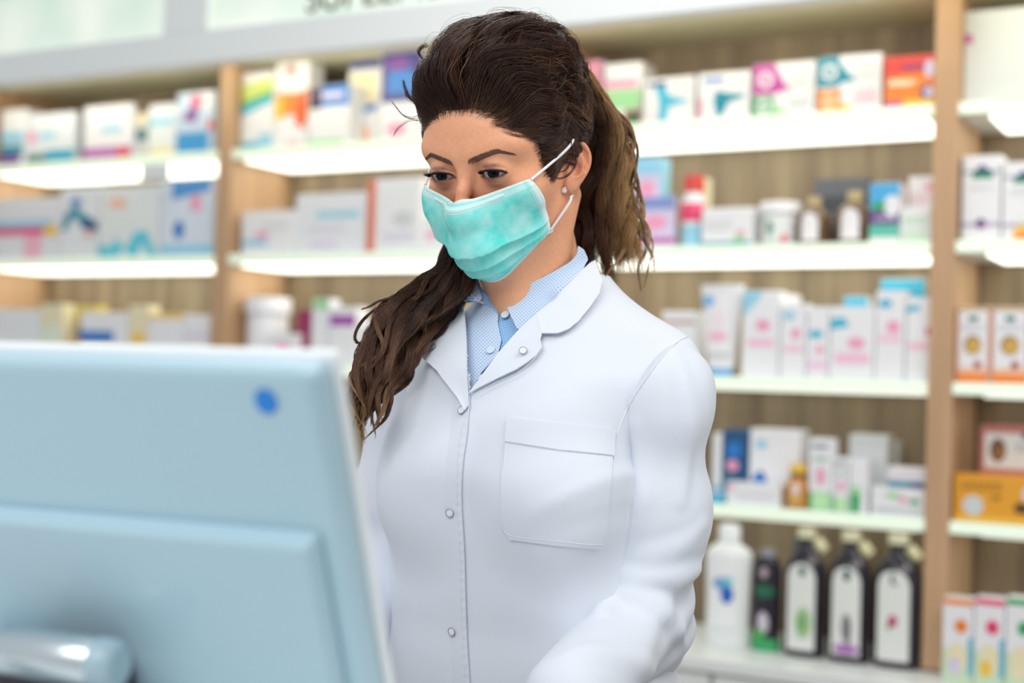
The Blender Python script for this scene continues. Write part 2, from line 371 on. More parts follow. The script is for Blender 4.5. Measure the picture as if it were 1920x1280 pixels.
# -- third shelf, right of the woman: baby care packs
carton(2, 1240, 1303, 583, .05, .07, 'white', [('r',0,.8,1,.86,(190,150,140)),('t',.2,.3,.8,.6,3,'lgrey')], 'plain white carton low behind her shoulder on the third shelf')
o = bottle(2, 1305, 1387, 533, .04, [('body', 'white', .35, [(.55,.08),(.62,.12),(.78,.6),(.98,.97),(1,1)]), ('cap', (90, 170, 225), .3, [(.52,0),(.55,.01),(.55,.078)])],
       'white tube standing on its blue cap right of her shoulder', name='cream_tube', cat='tube', sy=.45, lab=[(-.55,.25,.55,.9,0,(236,234,238),[(-.5,.82,.3,.06,(110,180,230)),(0,.62,.3,.1,(240,225,230)),(0,.43,.45,.05,(240,180,205))])])
for x0, x1, yt, w, pats, lb in [
    (1388, 1462, 545, .05, [('p',[(0,.7),(.5,.95),(.5,1),(0,1)],'lblue'),('e',.55,.6,.2,.07,'pink'),('r',.15,.35,.85,.44,(240,190,212))], 'tall white baby care carton with pale blue corner, next to the tube'),
    (1455, 1490, 552, .12, [('r',0,.6,1,.7,'cream')], 'white carton set back behind the gap between two baby care cartons'),
    (1463, 1512, 570, .04, [('e',.3,.85,.25,.06,'lblue'),('e',.6,.6,.2,.07,'pink'),('r',.1,.35,.9,.44,(240,200,218))], 'white carton with pale pink print, second of the baby care row'),
    (1513, 1554, 575, .035, [('e',.4,.62,.35,.06,'cyan'),('e',.6,.4,.2,.06,'pink'),('r',.05,.12,.95,.24,(235,200,225))], 'narrow white carton with a cyan spot at mid height, third of the baby care row'),
    (1555, 1640, 575, .03, [('p',[(0,.68),(.45,.74),(.3,.86),(.02,.84)],'cyan'),('e',.6,.5,.2,.08,'pink'),('r',.12,.22,.9,.36,(240,190,215))], 'wide white carton with a cyan flash and pink band, middle of the baby care row'),
    (1580, 1626, 556, .12, [('r',0,.85,1,1,'cyan')], 'cyan topped carton standing behind the baby care row'),
    (1641, 1697, 545, .03, [('e',.3,.86,.25,.05,'cyan'),('e',.6,.6,.25,.07,'pink'),('r',.1,.42,.9,.52,(240,205,222))], 'tall white carton with pink print, second from the right upright on the third shelf'),
    (1648, 1734, 523, .12, [('r',0,.82,1,1,'cyan')], 'tall carton with bright cyan top band behind the right end of the baby care row'),
    (1698, 1743, 558, .025, [('p',[(0,.82),(.6,.86),(.5,.92),(0,.9)],'cyan'),('r',.85,.55,1,.65,'hot'),('r',.1,.38,.95,.46,(240,190,210))], 'white carton with cyan dash and red mark, touching the right upright')]:
    carton(2, x0, x1, yt, w, .05 if w < .1 else .05, 'white', pats, lb)
# -- fourth shelf, right of the woman
carton(3, 1335, 1352, 812, .10, .05, 'white', [('r',0,0,1,.2,'cyan')], 'white pack edge peeping out beside her sleeve on the fourth shelf')
carton(3, 1327, 1358, 918, .02, .05, 'cyan', [('r',0,.75,1,1,'lilac')], 'small bright cyan pack touching her sleeve on the fourth shelf')
carton(3, 1353, 1402, 806, .10, .06, (30, 84, 130), [('r',0,.0,.5,.35,(90,130,125)),('e',.45,.72,.3,.12,'blue'),('e',.4,.5,.25,.08,'pink'),('r',0,.22,.7,.3,'teal')], 'dark blue carton left of the blue drop carton')
carton(3, 1404, 1500, 805, .09, .07, 'white', [('e',.22,.3,.12,.14,'navy'),('e',.2,.26,.16,.16,'blue'),('e',.22,.8,.12,.06,'lblue'),('e',.15,.12,.12,.06,'teal')], 'wide white carton with a blue drop')
carton(3, 1362, 1464, 907, .02, .06, 'white', [('r',0,.75,.15,.95,'pink'),('t',.2,.3,.9,.6,2,'lilac')], 'low white carton lying in front of the blue drop carton')
bottle(3, 1468, 1513, 871, .02, [('body', (198, 130, 52), .25, [(.9,0),(1,.03),(1,.55),(.7,.68),(.66,.7)]), ('neck_band', 'brown', .4, [(.68,.702),(.68,.8)]), ('cap', 'yellow', .35, [(.72,.802),(.72,1)])],
       'amber bottle with yellow cap on the fourth shelf', name='amber_bottle', lab=[(-.5,.12,.5,.6,.1,(206,170,96),[(.05,.45,.35,.12,(238,214,222))])])
for x0, x1, yt, lb in [(1514, 1561, 822, 'tall white tube with green foot, right of the amber bottle'), (1562, 1592, 858, 'shorter white tube with green foot, second right of the amber bottle')]:
    carton(3, x0, x1, yt, .03, .04, 'white', [('r',0,0,1,.25,'lgreen'),('e',.5,.14,.4,.1,(190,230,180)),('r',0,0,.12,.25,'green'),('t',.2,.7,.8,.78,1,'green'),('e',.5,.48,.2,.12,'pink'),('r',.1,.87,.8,.93,'grey')], lb, name='tube_carton')
carton(3, 1593, 1628, 862, .025, .04, 'white', [('r',.05,0,.6,.35,'green'),('r',.05,.35,.6,.5,'lgreen')], 'white carton with a bright green square foot')
carton(3, 1590, 1664, 815, .12, .06, 'lgrey', [('t',.1,.7,.9,.85,2,'white')], 'tall plain white carton at the back of the fourth shelf')
carton(3, 1666, 1684, 828, .185, .05, 'lgrey', [('e',.4,.5,.4,.12,'dgreen')], 'thin grey carton with a green leaf beside the tall plain carton')
carton(3, 1634, 1735, 915, .02, .07, 'white', [('t',.05,.1,.95,.35,2,'grey'),('e',.6,.6,.12,.1,'pink'),('e',.82,.55,.1,.1,'green'),('e',.4,.75,.15,.1,'lgreen')], 'low white carton with green and pink print, lower of the pair by the right upright')
carton(3, 1664, 1735, 877, .03, .06, 'white', [('r',0,0,1,.3,'teal'),('r',.6,0,1,.22,'navy'),('t',.1,.5,.9,.9,2,(230,205,212))], 'white carton with teal bottom stripe lying on top of another by the upright', zb=.064)
# -- base row
sb = bottle(4, 1312, 1399, 1020, -.02, [('body', (236, 240, 240), .35, [(.85,0),(.92,.02),(.94,.5),(1,.86),(.98,.92),(.62,.985),(.5,1)]), ('pump_cap', (236, 240, 240), .35, [(.46,1.002),(.46,1.17),(.3,1.19)])],
       'large white bottle with blue splash print beside her sleeve', name='lotion_bottle', sy=.6, lab=[(-.6,.2,.6,.9,0,(238,240,242),[(-.1,.62,.4,.06,(120,165,215)),(.15,.52,.28,.09,(40,100,190)),(.2,.64,.2,.05,(110,200,215))])])
bottle(4, 1405, 1459, 1045, .0, [('body', 'black', .25, [(.85,0),(.95,.12),(1,.3),(1,.88),(.7,1)]), ('cap', 'grey', .3, [(.5,1.002),(.5,1.08)]), ('foot', 'green', .3, [(1.02,0),(1.02,.13)])],
       'small black bottle with bright green foot and green band', name='shampoo_bottle', sy=.6, lab=[(-.7,.2,.6,.92,0,(38,32,44),[(-.05,.84,.28,.06,(176,160,168)),(0,.64,.7,.07,(30,105,75)),(-.05,.3,.4,.12,(206,196,212)),(-.3,.18,.4,.06,(80,170,80))])])
for x0, x1, yt, icon, lb in [
    (1464, 1541, 996, [(.0,.86,.18,.05,(45,88,90)),(.1,.3,.42,.16,(165,200,150)),(.05,.3,.2,.1,(120,165,110))], 'dark syrup bottle with green leaf label, leftmost of three'),
    (1547, 1627, 1002, [(-.02,.86,.18,.06,(45,88,90)),(0,.07,.62,.05,(170,110,180)),(.0,.3,.25,.14,(150,145,150)),(.1,.26,.12,.14,(96,96,100))], 'dark syrup bottle with purple footed label, middle of three'),
    (1631, 1722, 1008, [(-.02,.86,.18,.06,(45,88,90)),(.06,.87,.12,.045,(222,224,222)),(-.05,.42,.2,.055,(190,50,110)),(-.2,.36,.08,.03,(110,130,60))], 'dark syrup bottle with pink flower label, rightmost of three')]:
    o = bottle(4, x0, x1, yt+4, -.02, [('body', 'black', .12, [(.9,0),(.98,.015),(1,.04),(1,.66),(.93,.74),(.7,.82),(.42,.87),(.36,.9),(.34,.955)]), ('cap', (214, 210, 176), .4, [(.44,.957),(.44,1.03),(.4,1.04)])],
               lb, name='syrup_bottle', sy=.62, p=2.4, group='dark syrup bottles on the base cabinet', lab=[(-.72,.06,.62,.76,.11,(226,228,224),[(a_, .06+b_*.74, c_, d_*.8, e_) for a_, b_, c_, d_, e_ in icon])])
    g = MB(); hw = 0.045
    g.lathe([(.011, 0), (.0125, .006), (.0125, .03), (.010, .032)], mat((222, 216, 172), .4, 'moulded_plastic'), n=18)
    d = g.build('dosing_cup', o); d.location = (.026, -.012, .262); d.rotation_euler = (0, math.radians(-42)+math.pi, 0)
bottle(4, 1560, 1612, 1000, .12, [('body', (60, 80, 96), .2, [(.9,0),(1,.04),(1,.7),(.5,.88)]), ('cap', (200, 190, 150), .4, [(.5,.882),(.5,1)])], 'blue grey bottle in the second row behind the syrup bottles', name='back_row_bottle')
bottle(4, 1475, 1500, 1010, .14, [('body', (84, 92, 100), .2, [(.9,0),(1,.04),(1,.8),(.5,1)])], 'grey bottle in the second row behind the leftmost syrup bottle', name='back_row_bottle')
# -- rightmost bay
carton(0, 1804, 2040, 12, .05, .1, (214, 219, 220), [('r',.0,.66,.06,.76,'magenta'),('r',.3,.0,1,.05,'yellow')], 'big plain grey white carton with a magenta mark at the top right of the photo', name='large_carton')
for x0, x1, yt, w, lb, br in [(1802, 1876, 291, .03, 'tall white carton with green bar and violet flower in the rightmost bay', 'navy'), (1878, 1958, 303, .03, 'tall white carton with green bar and orange foot, cut by the right edge', 'orange')]:
    pats = [('r',0,.8,1,.82,'navy'),('r',.25,.73,.8,.8,(0,140,95)),('p',[(.25,.8),(.5,.9),(.8,.8)],'navy'),('t',.2,.6,.8,.7,1,'lgrey'),('r',0,.2,1,.21,'purple'),('r',0,.17,1,.18,'purple')]
    pats += [('e',.5,.2,.13,.06,'navy'),('e',.55,.18,.06,.03,'magenta')] if br == 'navy' else [('e',.6,.08,.35,.12,'yellow'),('e',.6,.05,.3,.06,'orange')]
    carton(1, x0, x1, yt, w, .07, 'white', pats, lb, side=(70, 80, 96))
for x0, x1, lb in [(1792, 1857, 'white and orange carton with a golden disc, left of the two in the rightmost bay'), (1858, 1930, 'white and orange carton with a golden disc, right of the two in the rightmost bay')]:
    carton(2, x0, x1, 575, .02, .07, 'white', [('r',0,0,1,.12,'orange'),('r',0,.12,1,.2,(240,190,160)),('r',0,.0,.06,1,(225,150,110)),('r',.94,.0,1,1,(225,150,110)),('r',0,.96,1,1,'gold'),
           ('e',.5,.5,.26,.13,(150,120,70)),('e',.53,.48,.22,.11,(205,165,80)),('e',.5,.85,.15,.035,'dgreen'),('t',.15,.7,.85,.8,2,'lgrey'),('e',.65,.24,.12,.05,(170,80,80))], lb, side=(200, 130, 90))
carton(3, 1788, 1975, 893, .02, .07, (228, 160, 44), [('e',.2,.35,.11,.22,'lgrey'),('e',.8,.65,.1,.2,'lilac'),('t',.08,.7,.5,.9,2,(120,84,30)),('t',.4,.5,.5,.7,1,(80,60,40)),('e',.7,.35,.08,.12,'brown'),('r',.0,.0,1,.1,'yellow')], 'yellow orange carton lying on the fourth shelf of the rightmost bay')
carton(3, 1835, 2010, 800, .08, .05, (180, 110, 100), [('r',.05,.12,1,.86,(214,212,208)),('e',.2,.5,.09,.25,(96,70,50)),('e',.22,.45,.05,.14,(150,100,40)),('e',.5,.82,.04,.07,(40,60,90)),('t',.4,.5,.9,.7,2,'grey')], 'red framed white carton standing on the yellow orange carton', zb=.1005)
for x0, x1, yt, c, c2, lb in [(1768, 1826, 1122, 'orange', 'lilac', 'small white carton with orange top, beside the foot of the right upright'), (1827, 1885, 1122, 'hot', 'yellow', 'small white carton with pink top, between the orange and green topped ones'), (1886, 1945, 1122, 'green', 'cream', 'small white carton with green top at the lower right corner')]:
    o = carton(4, x0, x1, yt, -.08, .05, 'white', [('r',0,.93,1,1,c),('r',0,0,1,.4,(200,222,190)),('e',.5,.3,.35,.18,'cream'),('r',.86,.1,1,.55,'cyan'),('e',.6,.68,.22,.08,c),('e',.4,.2,.2,.1,c2)], lb)
# -- bay left of the woman: top shelf
carton(0, 453, 513, 135, .03, .07, 'white', [('p',[(0,.6),(1,.75),(1,.92),(0,.85)],(196,214,110)),('p',[(0,.55),(1,.68),(1,.76),(0,.62)],'green'),('p',[(0,.45),(1,.6),(1,.68),(0,.56)],'cyan'),('r',0,0,.6,.1,'cyan'),('r',.6,0,1,.2,'lblue')], 'white carton with a green and cyan diagonal beside the left upright')
carton(0, 515, 578, 118, .04, .07, 'white', [('p',[(0,.35),(.5,.4),(1,.3),(1,.65),(0,.65)],'orange'),('p',[(.6,.3),(.9,.2),(1,.7),(.7,.6)],(222,90,40)),('r',0,.35,.25,.6,'yellow'),('e',.45,.92,.15,.05,(170,100,70)),('r',.4,0,.8,.06,'pink')], 'white carton with an orange middle on the top shelf left of the woman')
carton(0, 580, 656, 160, .02, .07, 'white', [('r',.2,.65,1,1,'blue'),('r',0,.62,.3,1,(60,40,70)),('r',.3,.78,.85,.88,'lilac'),('r',0,0,.9,.08,'lgreen')], 'white carton with dark blue top band, below the taller yellow window carton')
carton(0, 652, 713, 112, .095, .07, 'white', [('r',0,.9,1,1,'navy'),('r',.05,.5,.9,.85,'cream'),('r',.1,.55,.5,.68,'yellow'),('p',[(0,.36),(.9,.42),(.9,.5),(0,.42)],'blue'),('e',.4,.15,.3,.12,(240,170,120))], 'tall white carton with a yellow window under a navy top')
carton(0, 714, 790, 98, .06, .07, 'white', [('r',0,.45,1,1,(60,60,130)),('r',.15,.55,.8,.8,'blue'),('e',.4,.88,.3,.08,'purple'),('e',.4,.15,.25,.08,'pink')], 'tall carton with violet and blue upper half beside her hair')
carton(0, 792, 850, 150, .06, .07, 'white', [('r',0,.8,1,1,'lblue')], 'white carton mostly hidden behind her forehead on the top shelf')
# second shelf left bay
carton(1, 453, 552, 395, .03, .08, 'white', [('r',0,.2,.5,.35,'lblue'),('e',.4,.45,.15,.08,'pink'),('t',.4,.6,.9,.8,1,'lgrey')], 'low white carton with pale blue print, leftmost on the second shelf left of the woman')
carton(1, 553, 686, 362, .04, .08, (226, 228, 234), [('r',.2,.1,.6,.2,'lilac'),('r',.3,.6,.9,.7,'lblue'),('t',.2,.35,.7,.5,2,'lilac')], 'wide white carton left of the orange edged one')
carton(1, 687, 788, 334, .03, .07, 'white', [('r',0,0,.16,1,(222,120,90)),('e',.7,.45,.2,.1,'lgrey'),('t',.3,.15,.9,.3,2,'lilac')], 'white carton with orange left edge near her mask')
carton(1, 789, 850, 408, .05, .07, 'white', [('e',.3,.5,.2,.1,'pink')], 'small white carton half hidden behind her mask')
# third shelf left bay
bottle(2, 438, 508, 556, .03, [('body', 'white', .35, [(.86,0),(.9,.03),(.9,.7),(.86,.74)]), ('lid', 'white', .3, [(1,.75),(1,.98),(.96,1)])], 'white tub standing alone right of the left upright on the third shelf', name='plastic_tub', cat='tub')
carton(2, 555, 582, 582, .05, .05, (150, 40, 90), [], 'narrow maroon carton on the third shelf left of the woman')
carton(2, 583, 616, 560, .05, .05, 'white', [('r',0,.85,1,1,'lgreen')], 'slim white carton between the maroon and the purple banded cartons')
carton(2, 617, 668, 575, .04, .06, 'white', [('r',0,.68,1,.86,(160,70,170))], 'white carton with a purple band beside the loose curl of her hair')
carton(2, 669, 720, 610, .05, .06, 'white', [('e',.5,.5,.3,.2,'lgreen')], 'pale carton behind her curl on the third shelf')
carton(2, 500, 556, 625, .02, .04, 'white', [('e',.5,.5,.3,.2,'pink')], 'very low white carton just above the monitor edge')
# -- far left bay
carton(0, 4, 52, 205, .03, .07, 'white', [('r',0,.2,.9,.36,'teal'),('r',0,0,.8,.2,'purple'),('r',0,.4,.9,.6,'lblue')], 'white carton with teal and purple foot at the far left edge of the top shelf')
carton(0, 53, 143, 212, .03, .07, (222, 228, 236), [('r',.4,0,1,.25,(20,160,195)),('r',0,0,.4,.2,(90,130,130)),('e',.1,.55,.1,.12,'pink'),('r',.25,.5,.6,.62,'lblue')], 'wide white carton with cyan foot in the far left bay')
carton(0, 144, 158, 210, .06, .05, 'navy', [('r',0,.4,1,.6,'cyan')], 'thin navy carton between two white ones in the far left bay')
carton(0, 159, 250, 197, .03, .07, (230, 228, 236), [('r',0,0,1,.22,(178,100,180)),('r',.7,.02,.95,.2,'red'),('r',.35,.5,.8,.62,'lblue')], 'wide white carton with a magenta foot in the far left bay')
carton(0, 252, 278, 212, .05, .06, (206, 208, 210), [('r',0,.4,1,.65,(70,120,130)),('r',0,.75,1,1,'cream')], 'slim carton with a dark teal band in the far left bay')
carton(0, 280, 332, 195, .04, .07, (222, 228, 232), [('r',0,0,.9,.2,'cream'),('r',0,.6,.9,.75,'lblue')], 'pale carton with cream foot in the far left bay')
carton(0, 333, 404, 172, .03, .07, (190, 208, 230), [('r',0,0,.85,.35,(60,150,210)),('p',[(.1,.55),(.5,.5),(.6,.85),(.3,.75)],'purple'),('e',.5,.85,.15,.1,'hot'),('r',.65,.7,.95,1,'white'),('e',.9,.45,.08,.1,'red')], 'blue and white carton with a purple and red mark beside the left upright')
carton(1, -40, 112, 372, .03, .08, (226, 226, 232), [('r',0,.4,.8,.52,'hot'),('r',0,.52,.9,.64,'lblue'),('r',.5,.0,.75,.4,(240,180,200)),('e',.88,.46,.1,.1,'yellow')], 'white carton with pink band and yellow spot at the far left of the second shelf')
carton(1, 113, 184, 352, .03, .08, (226, 228, 234), [('p',[(0,.4),(.1,.62),(.35,.75),(.7,.6),(1,.5),(1,.38),(.6,.45),(.35,.6),(.15,.4)],'teal'),('p',[(.55,.42),(1,.38),(.9,.52),(.6,.55)],'navy'),('e',.4,.8,.15,.06,'blue'),('e',.8,.34,.15,.04,(220,170,150))], 'white carton with a dark teal peak in the far left bay')
carton(1, 186, 298, 350, .03, .08, (224, 228, 230), [('p',[(0,.0),(0,.2),(.2,.15),(.3,.28),(.45,.12),(.6,.35),(.8,.38),(1,.0)],(90,200,220)),('p',[(.35,0),(.4,.12),(.55,0)],'white'),('p',[(.66,0),(.74,.2),(.84,0)],'white'),('e',.3,.78,.16,.08,(240,190,170))], 'white carton with cyan wave foot in the far left bay')
carton(1, 300, 402, 338, .03, .08, (214, 222, 236), [('p',[(.2,.75),(.5,.8),(.9,.85),(.9,1),(.2,1)],(80,150,215)),('e',.35,.35,.1,.12,'blue'),('e',.65,.7,.1,.12,'pink'),('r',0,0,1,.15,'lblue')], 'white carton with blue upper corner and dot beside the left upright')
carton(0, 268, 322, 308, -.005, .002, (214, 218, 226), [], 'small pale price card hanging from the top shelf edge, far left bay', zb=-.075, name='price_card', cat='price card')
for x0, x1, yt, w, col, pats, lb in [
    (-30, 74, 580, .03, (230, 232, 236), [], 'plain low white carton at the far left of the third shelf'),
    (75, 118, 570, .03, 'cream', [('r',0,.0,1,.6,(224,232,214))], 'cream carton next to the plain one on the third shelf'),
    (119, 166, 572, .04, (214, 190, 90), [('r',.1,.35,.9,.65,(90,90,160)),('e',.5,.3,.4,.1,'orange')], 'yellow and orange carton on the third shelf in the far left bay'),
    (150, 240, 585, .03, 'white', [('r',0,.35,.7,.6,'blue')], 'white carton with a blue print above the monitor edge'),
    (241, 276, 572, .03, 'cream', [('r',.2,.3,.8,.5,'yellow')], 'slim cream and yellow carton on the third shelf'),
    (277, 345, 588, .03, 'white', [('r',0,.9,1,1,'yellow')], 'white carton with yellow top edge on the third shelf'),
    (346, 392, 590, .03, 'white', [('r',0,.5,1,.6,'lilac')], 'white carton against the left upright on the third shelf')]:
    carton(2, x0, x1, yt, w, .05 if w != .04 else .04, col, pats, lb)
solve_cartons()

# ------------------------------------------------------------------ counter, monitor
cnt = empty('service_counter', Matrix.Translation((-0.1, 0.98, 0)), 'white service counter in front of the woman, below the picture', 'counter')
g = MB(); g.box((-1.1, -0.42, 0.965), (1.2, 0.30, 0.995), M_WHITE, 0.004); g.build('worktop', cnt)
g = MB(); g.box((-1.1, -0.36, 0.0), (1.2, -0.33, 0.9645), M_WHITE); g.build('front_panel', cnt)
for x in (-1.09, 1.16):
    g = MB(); g.box((x, -0.3295, 0.0), (x+0.03, 0.3, 0.9645), M_WHITE); g.build('side_panel', cnt)
def monitor():
    yaw = math.radians(24); tilt = math.radians(21)
    # local frame: x to the right seen from behind, y towards the user, z up along the panel
    Rm = Matrix.Rotation(-yaw, 4, 'Z') @ Matrix.Rotation(tilt, 4, 'X')
    corner = CAMP + ray(588, 690)*0.82        # upper right corner of the back
    M0 = Matrix.Translation(corner) @ Rm
    Wd, Hd = 0.53, 0.355
    shell = bpy.data.materials.new('pale_blue_shell'); shell.use_nodes = True; b = shell.node_tree.nodes['Principled BSDF']
    b.inputs['Base Color'].default_value = rgb(172, 202, 216); b.inputs['Roughness'].default_value = 0.32; b.inputs['Coat Weight'].default_value = 0.3
    t = empty('desktop_monitor', M0, 'large pale blue monitor seen from behind in the left foreground, blurred', 'monitor')
    g = MB(); g.box((-Wd, 0, -Hd), (0, 0.022, 0), shell, 0.008); g.build('back_shell', t)
    g = MB(); g.box((-Wd-0.002, 0.0225, -Hd-0.002), (0.002, 0.031, 0.002), mat((236, 240, 242), 0.4, 'white_bezel'), 0.004); g.build('bezel', t)
    g = MB(); g.box((-Wd+0.012, 0.0312, -Hd+0.03), (-0.012, 0.0322, -0.012), mat((60, 90, 120), 0.1, 'screen_glass', emit=0.6)); g.build('screen', t)
    # raised lower housing with a bevelled ledge
    g = MB(); x0, x1, z0, z1 = -Wd+0.012, -0.014, -Hd+0.005, -0.105
    yb, yf = -0.0004, -0.014
    vs = [(x0, yb, z0), (x1, yb, z0), (x1, yb, z1), (x0, yb, z1), (x0+0.01, yf, z0+0.01), (x1-0.005, yf, z0+0.01), (x1-0.005, yf, z1-0.006), (x0+0.01, yf, z1-0.006)]
    g.add(vs, [(4, 5, 6, 7), (0, 1, 5, 4), (1, 2, 6, 5), (2, 3, 7, 6), (3, 0, 4, 7), (0, 3, 2, 1)], shell)
    hs = g.build('lower_housing', t)
    bv = hs.modifiers.new('b', 'BEVEL'); bv.width = 0.003; bv.segments = 4
    bm_ = MB()
    chrome = mat((210, 220, 226), 0.25, 'brushed_steel', metal=0.9)
    # hinge barrel
    vs = []; n = 24; r = 0.0165
    hb = MB(); hb.lathe([(r*0.9, 0), (r, 0.003), (r, 0.077), (r*0.9, 0.08)], chrome, n=28)
    h = hb.build('hinge_barrel', t); h.matrix_local = Matrix.Translation((-0.245, -0.05, -0.187)) @ Matrix.Rotation(math.pi/2, 4, 'Y')
    hb = MB(); hb.lathe([(r*1.02, 0), (r*1.02, 0.012), (r*0.7, 0.016)], mat((160, 186, 198), 0.3, 'hinge_cap'), n=28)
    h2 = hb.build('hinge_cap', t); h2.matrix_local = Matrix.Translation((-0.1645, -0.05, -0.187)) @ Matrix.Rotation(math.pi/2, 4, 'Y')
    hb = MB(); hb.box((-0.25, -0.062, -0.27), (-0.168, -0.016, -0.192), mat((58, 52, 62), 0.5, 'dark_arm_plastic'), 0.006); hb.box((-0.3, -0.05, -0.30), (-0.2355, -0.03, -0.19), shell, 0.006); hb.build('arm', t)
    # round blue badge with slanting white strokes
    bc = (-0.037, -0.0006, -0.022)
    g = MB(); n = 32; R = 0.0082
    g.add([(bc[0]+R*math.cos(a*2*math.pi/n), bc[1], bc[2]+R*math.sin(a*2*math.pi/n)) for a in range(n)], [tuple(range(n))], mat((20, 128, 216), 0.3, 'badge_blue'))
    bd = g.build('badge', t)
    for k, (dx, hh) in enumerate(((-0.0022, 0.0034), (0.0018, 0.0034))):
        pass
    g = MB(); g.lathe([(0.005, 0), (0.005, 0.001)], mat((40, 44, 60), 0.5, 'port_dark'), n=16)
    p_ = g.build('audio_port', t); p_.matrix_local = Matrix.Translation((-0.027, -0.0145, -0.214)) @ Matrix.Rotation(-math.pi/2, 4, 'X')
    # foot on the counter
    inv = M0.inverted()
    return t, M0
mon, MON_M = monitor()
STM = Matrix.Translation((MON_M @ Vector((-0.26, -0.02, 0))).to_2d().to_3d() + Vector((0, 0.03, 0.9955)))
g = MB(); g.box((-0.11, -0.07, 0), (0.11, 0.1, 0.008), mat((200, 208, 212), 0.3, 'stand_metal', metal=0.6), 0.003); o = g.build('foot', mon); o.matrix_local = MON_M.inverted() @ STM
g = MB(); g.box((-0.035, -0.045, 0.006), (0.035, -0.02, 0.13), mat((200, 208, 212), 0.3, 'stand_metal', metal=0.6), 0.003); o = g.build('neck', mon); o.matrix_local = MON_M.inverted() @ STM

for i in range(4):
    l = bpy.data.lights.new('fascia_strip_light', 'AREA'); l.shape = 'RECTANGLE'; l.size = .9; l.size_y = .03; l.energy = 1.1; l.color = (1, .95, .82)
    o = bpy.data.objects.new('fascia_strip_light', l); SC.collection.objects.link(o); o.matrix_world = WM((U[i]+U[i+1])/2, -.17, 2.165) @ Matrix.Rotation(math.radians(112), 4, 'X')
# ------------------------------------------------------------------ distance-field modelling (used for the person)
F32 = np.float32
def vlen(a): return np.sqrt((a*a).sum(-1))
def ell(p, c, r):
    q = p-np.array(c, F32); r = np.array(r, F32)
    k0 = vlen(q/r); k1 = vlen(q/(r*r)) + 1e-9
    return k0*(k0-1)/k1
def sph(p, c, r): return vlen(p-np.array(c, F32))-r
def smin(a, b, k):
    h = np.clip(0.5+0.5*(b-a)/k, 0, 1)
    return b*(1-h)+a*h-k*h*(1-h)
def smax(a, b, k): return -smin(-a, -b, k)
def cap(p, a, b, ra, rb=None):
    a = np.array(a, F32); b = np.array(b, F32); rb = ra if rb is None else rb
    ab = b-a; t = np.clip(((p-a)@ab)/(ab@ab), 0, 1)
    return vlen(p-a-t[..., None]*ab) - (ra+(rb-ra)*t)
def chain(p, pts, rs, k=0.0):
    d = None
    for i in range(len(pts)-1):
        e = cap(p, pts[i], pts[i+1], rs[i], rs[i+1])
        d = e if d is None else (smin(d, e, k) if k > 0 else np.minimum(d, e))
    return d
def sstep(x, a, b):
    t = np.clip((x-a)/(b-a), 0, 1); return t*t*(3-2*t)
def gauss(p, c, s):
    q = (p-np.array(c, F32))/np.array(s, F32); return np.exp(-0.5*(q*q).sum(-1))
def chunk_eval(fn, P, n=400000):
    out = np.empty(len(P), F32)
    for i in range(0, len(P), n): out[i:i+n] = fn(P[i:i+n])
    return out
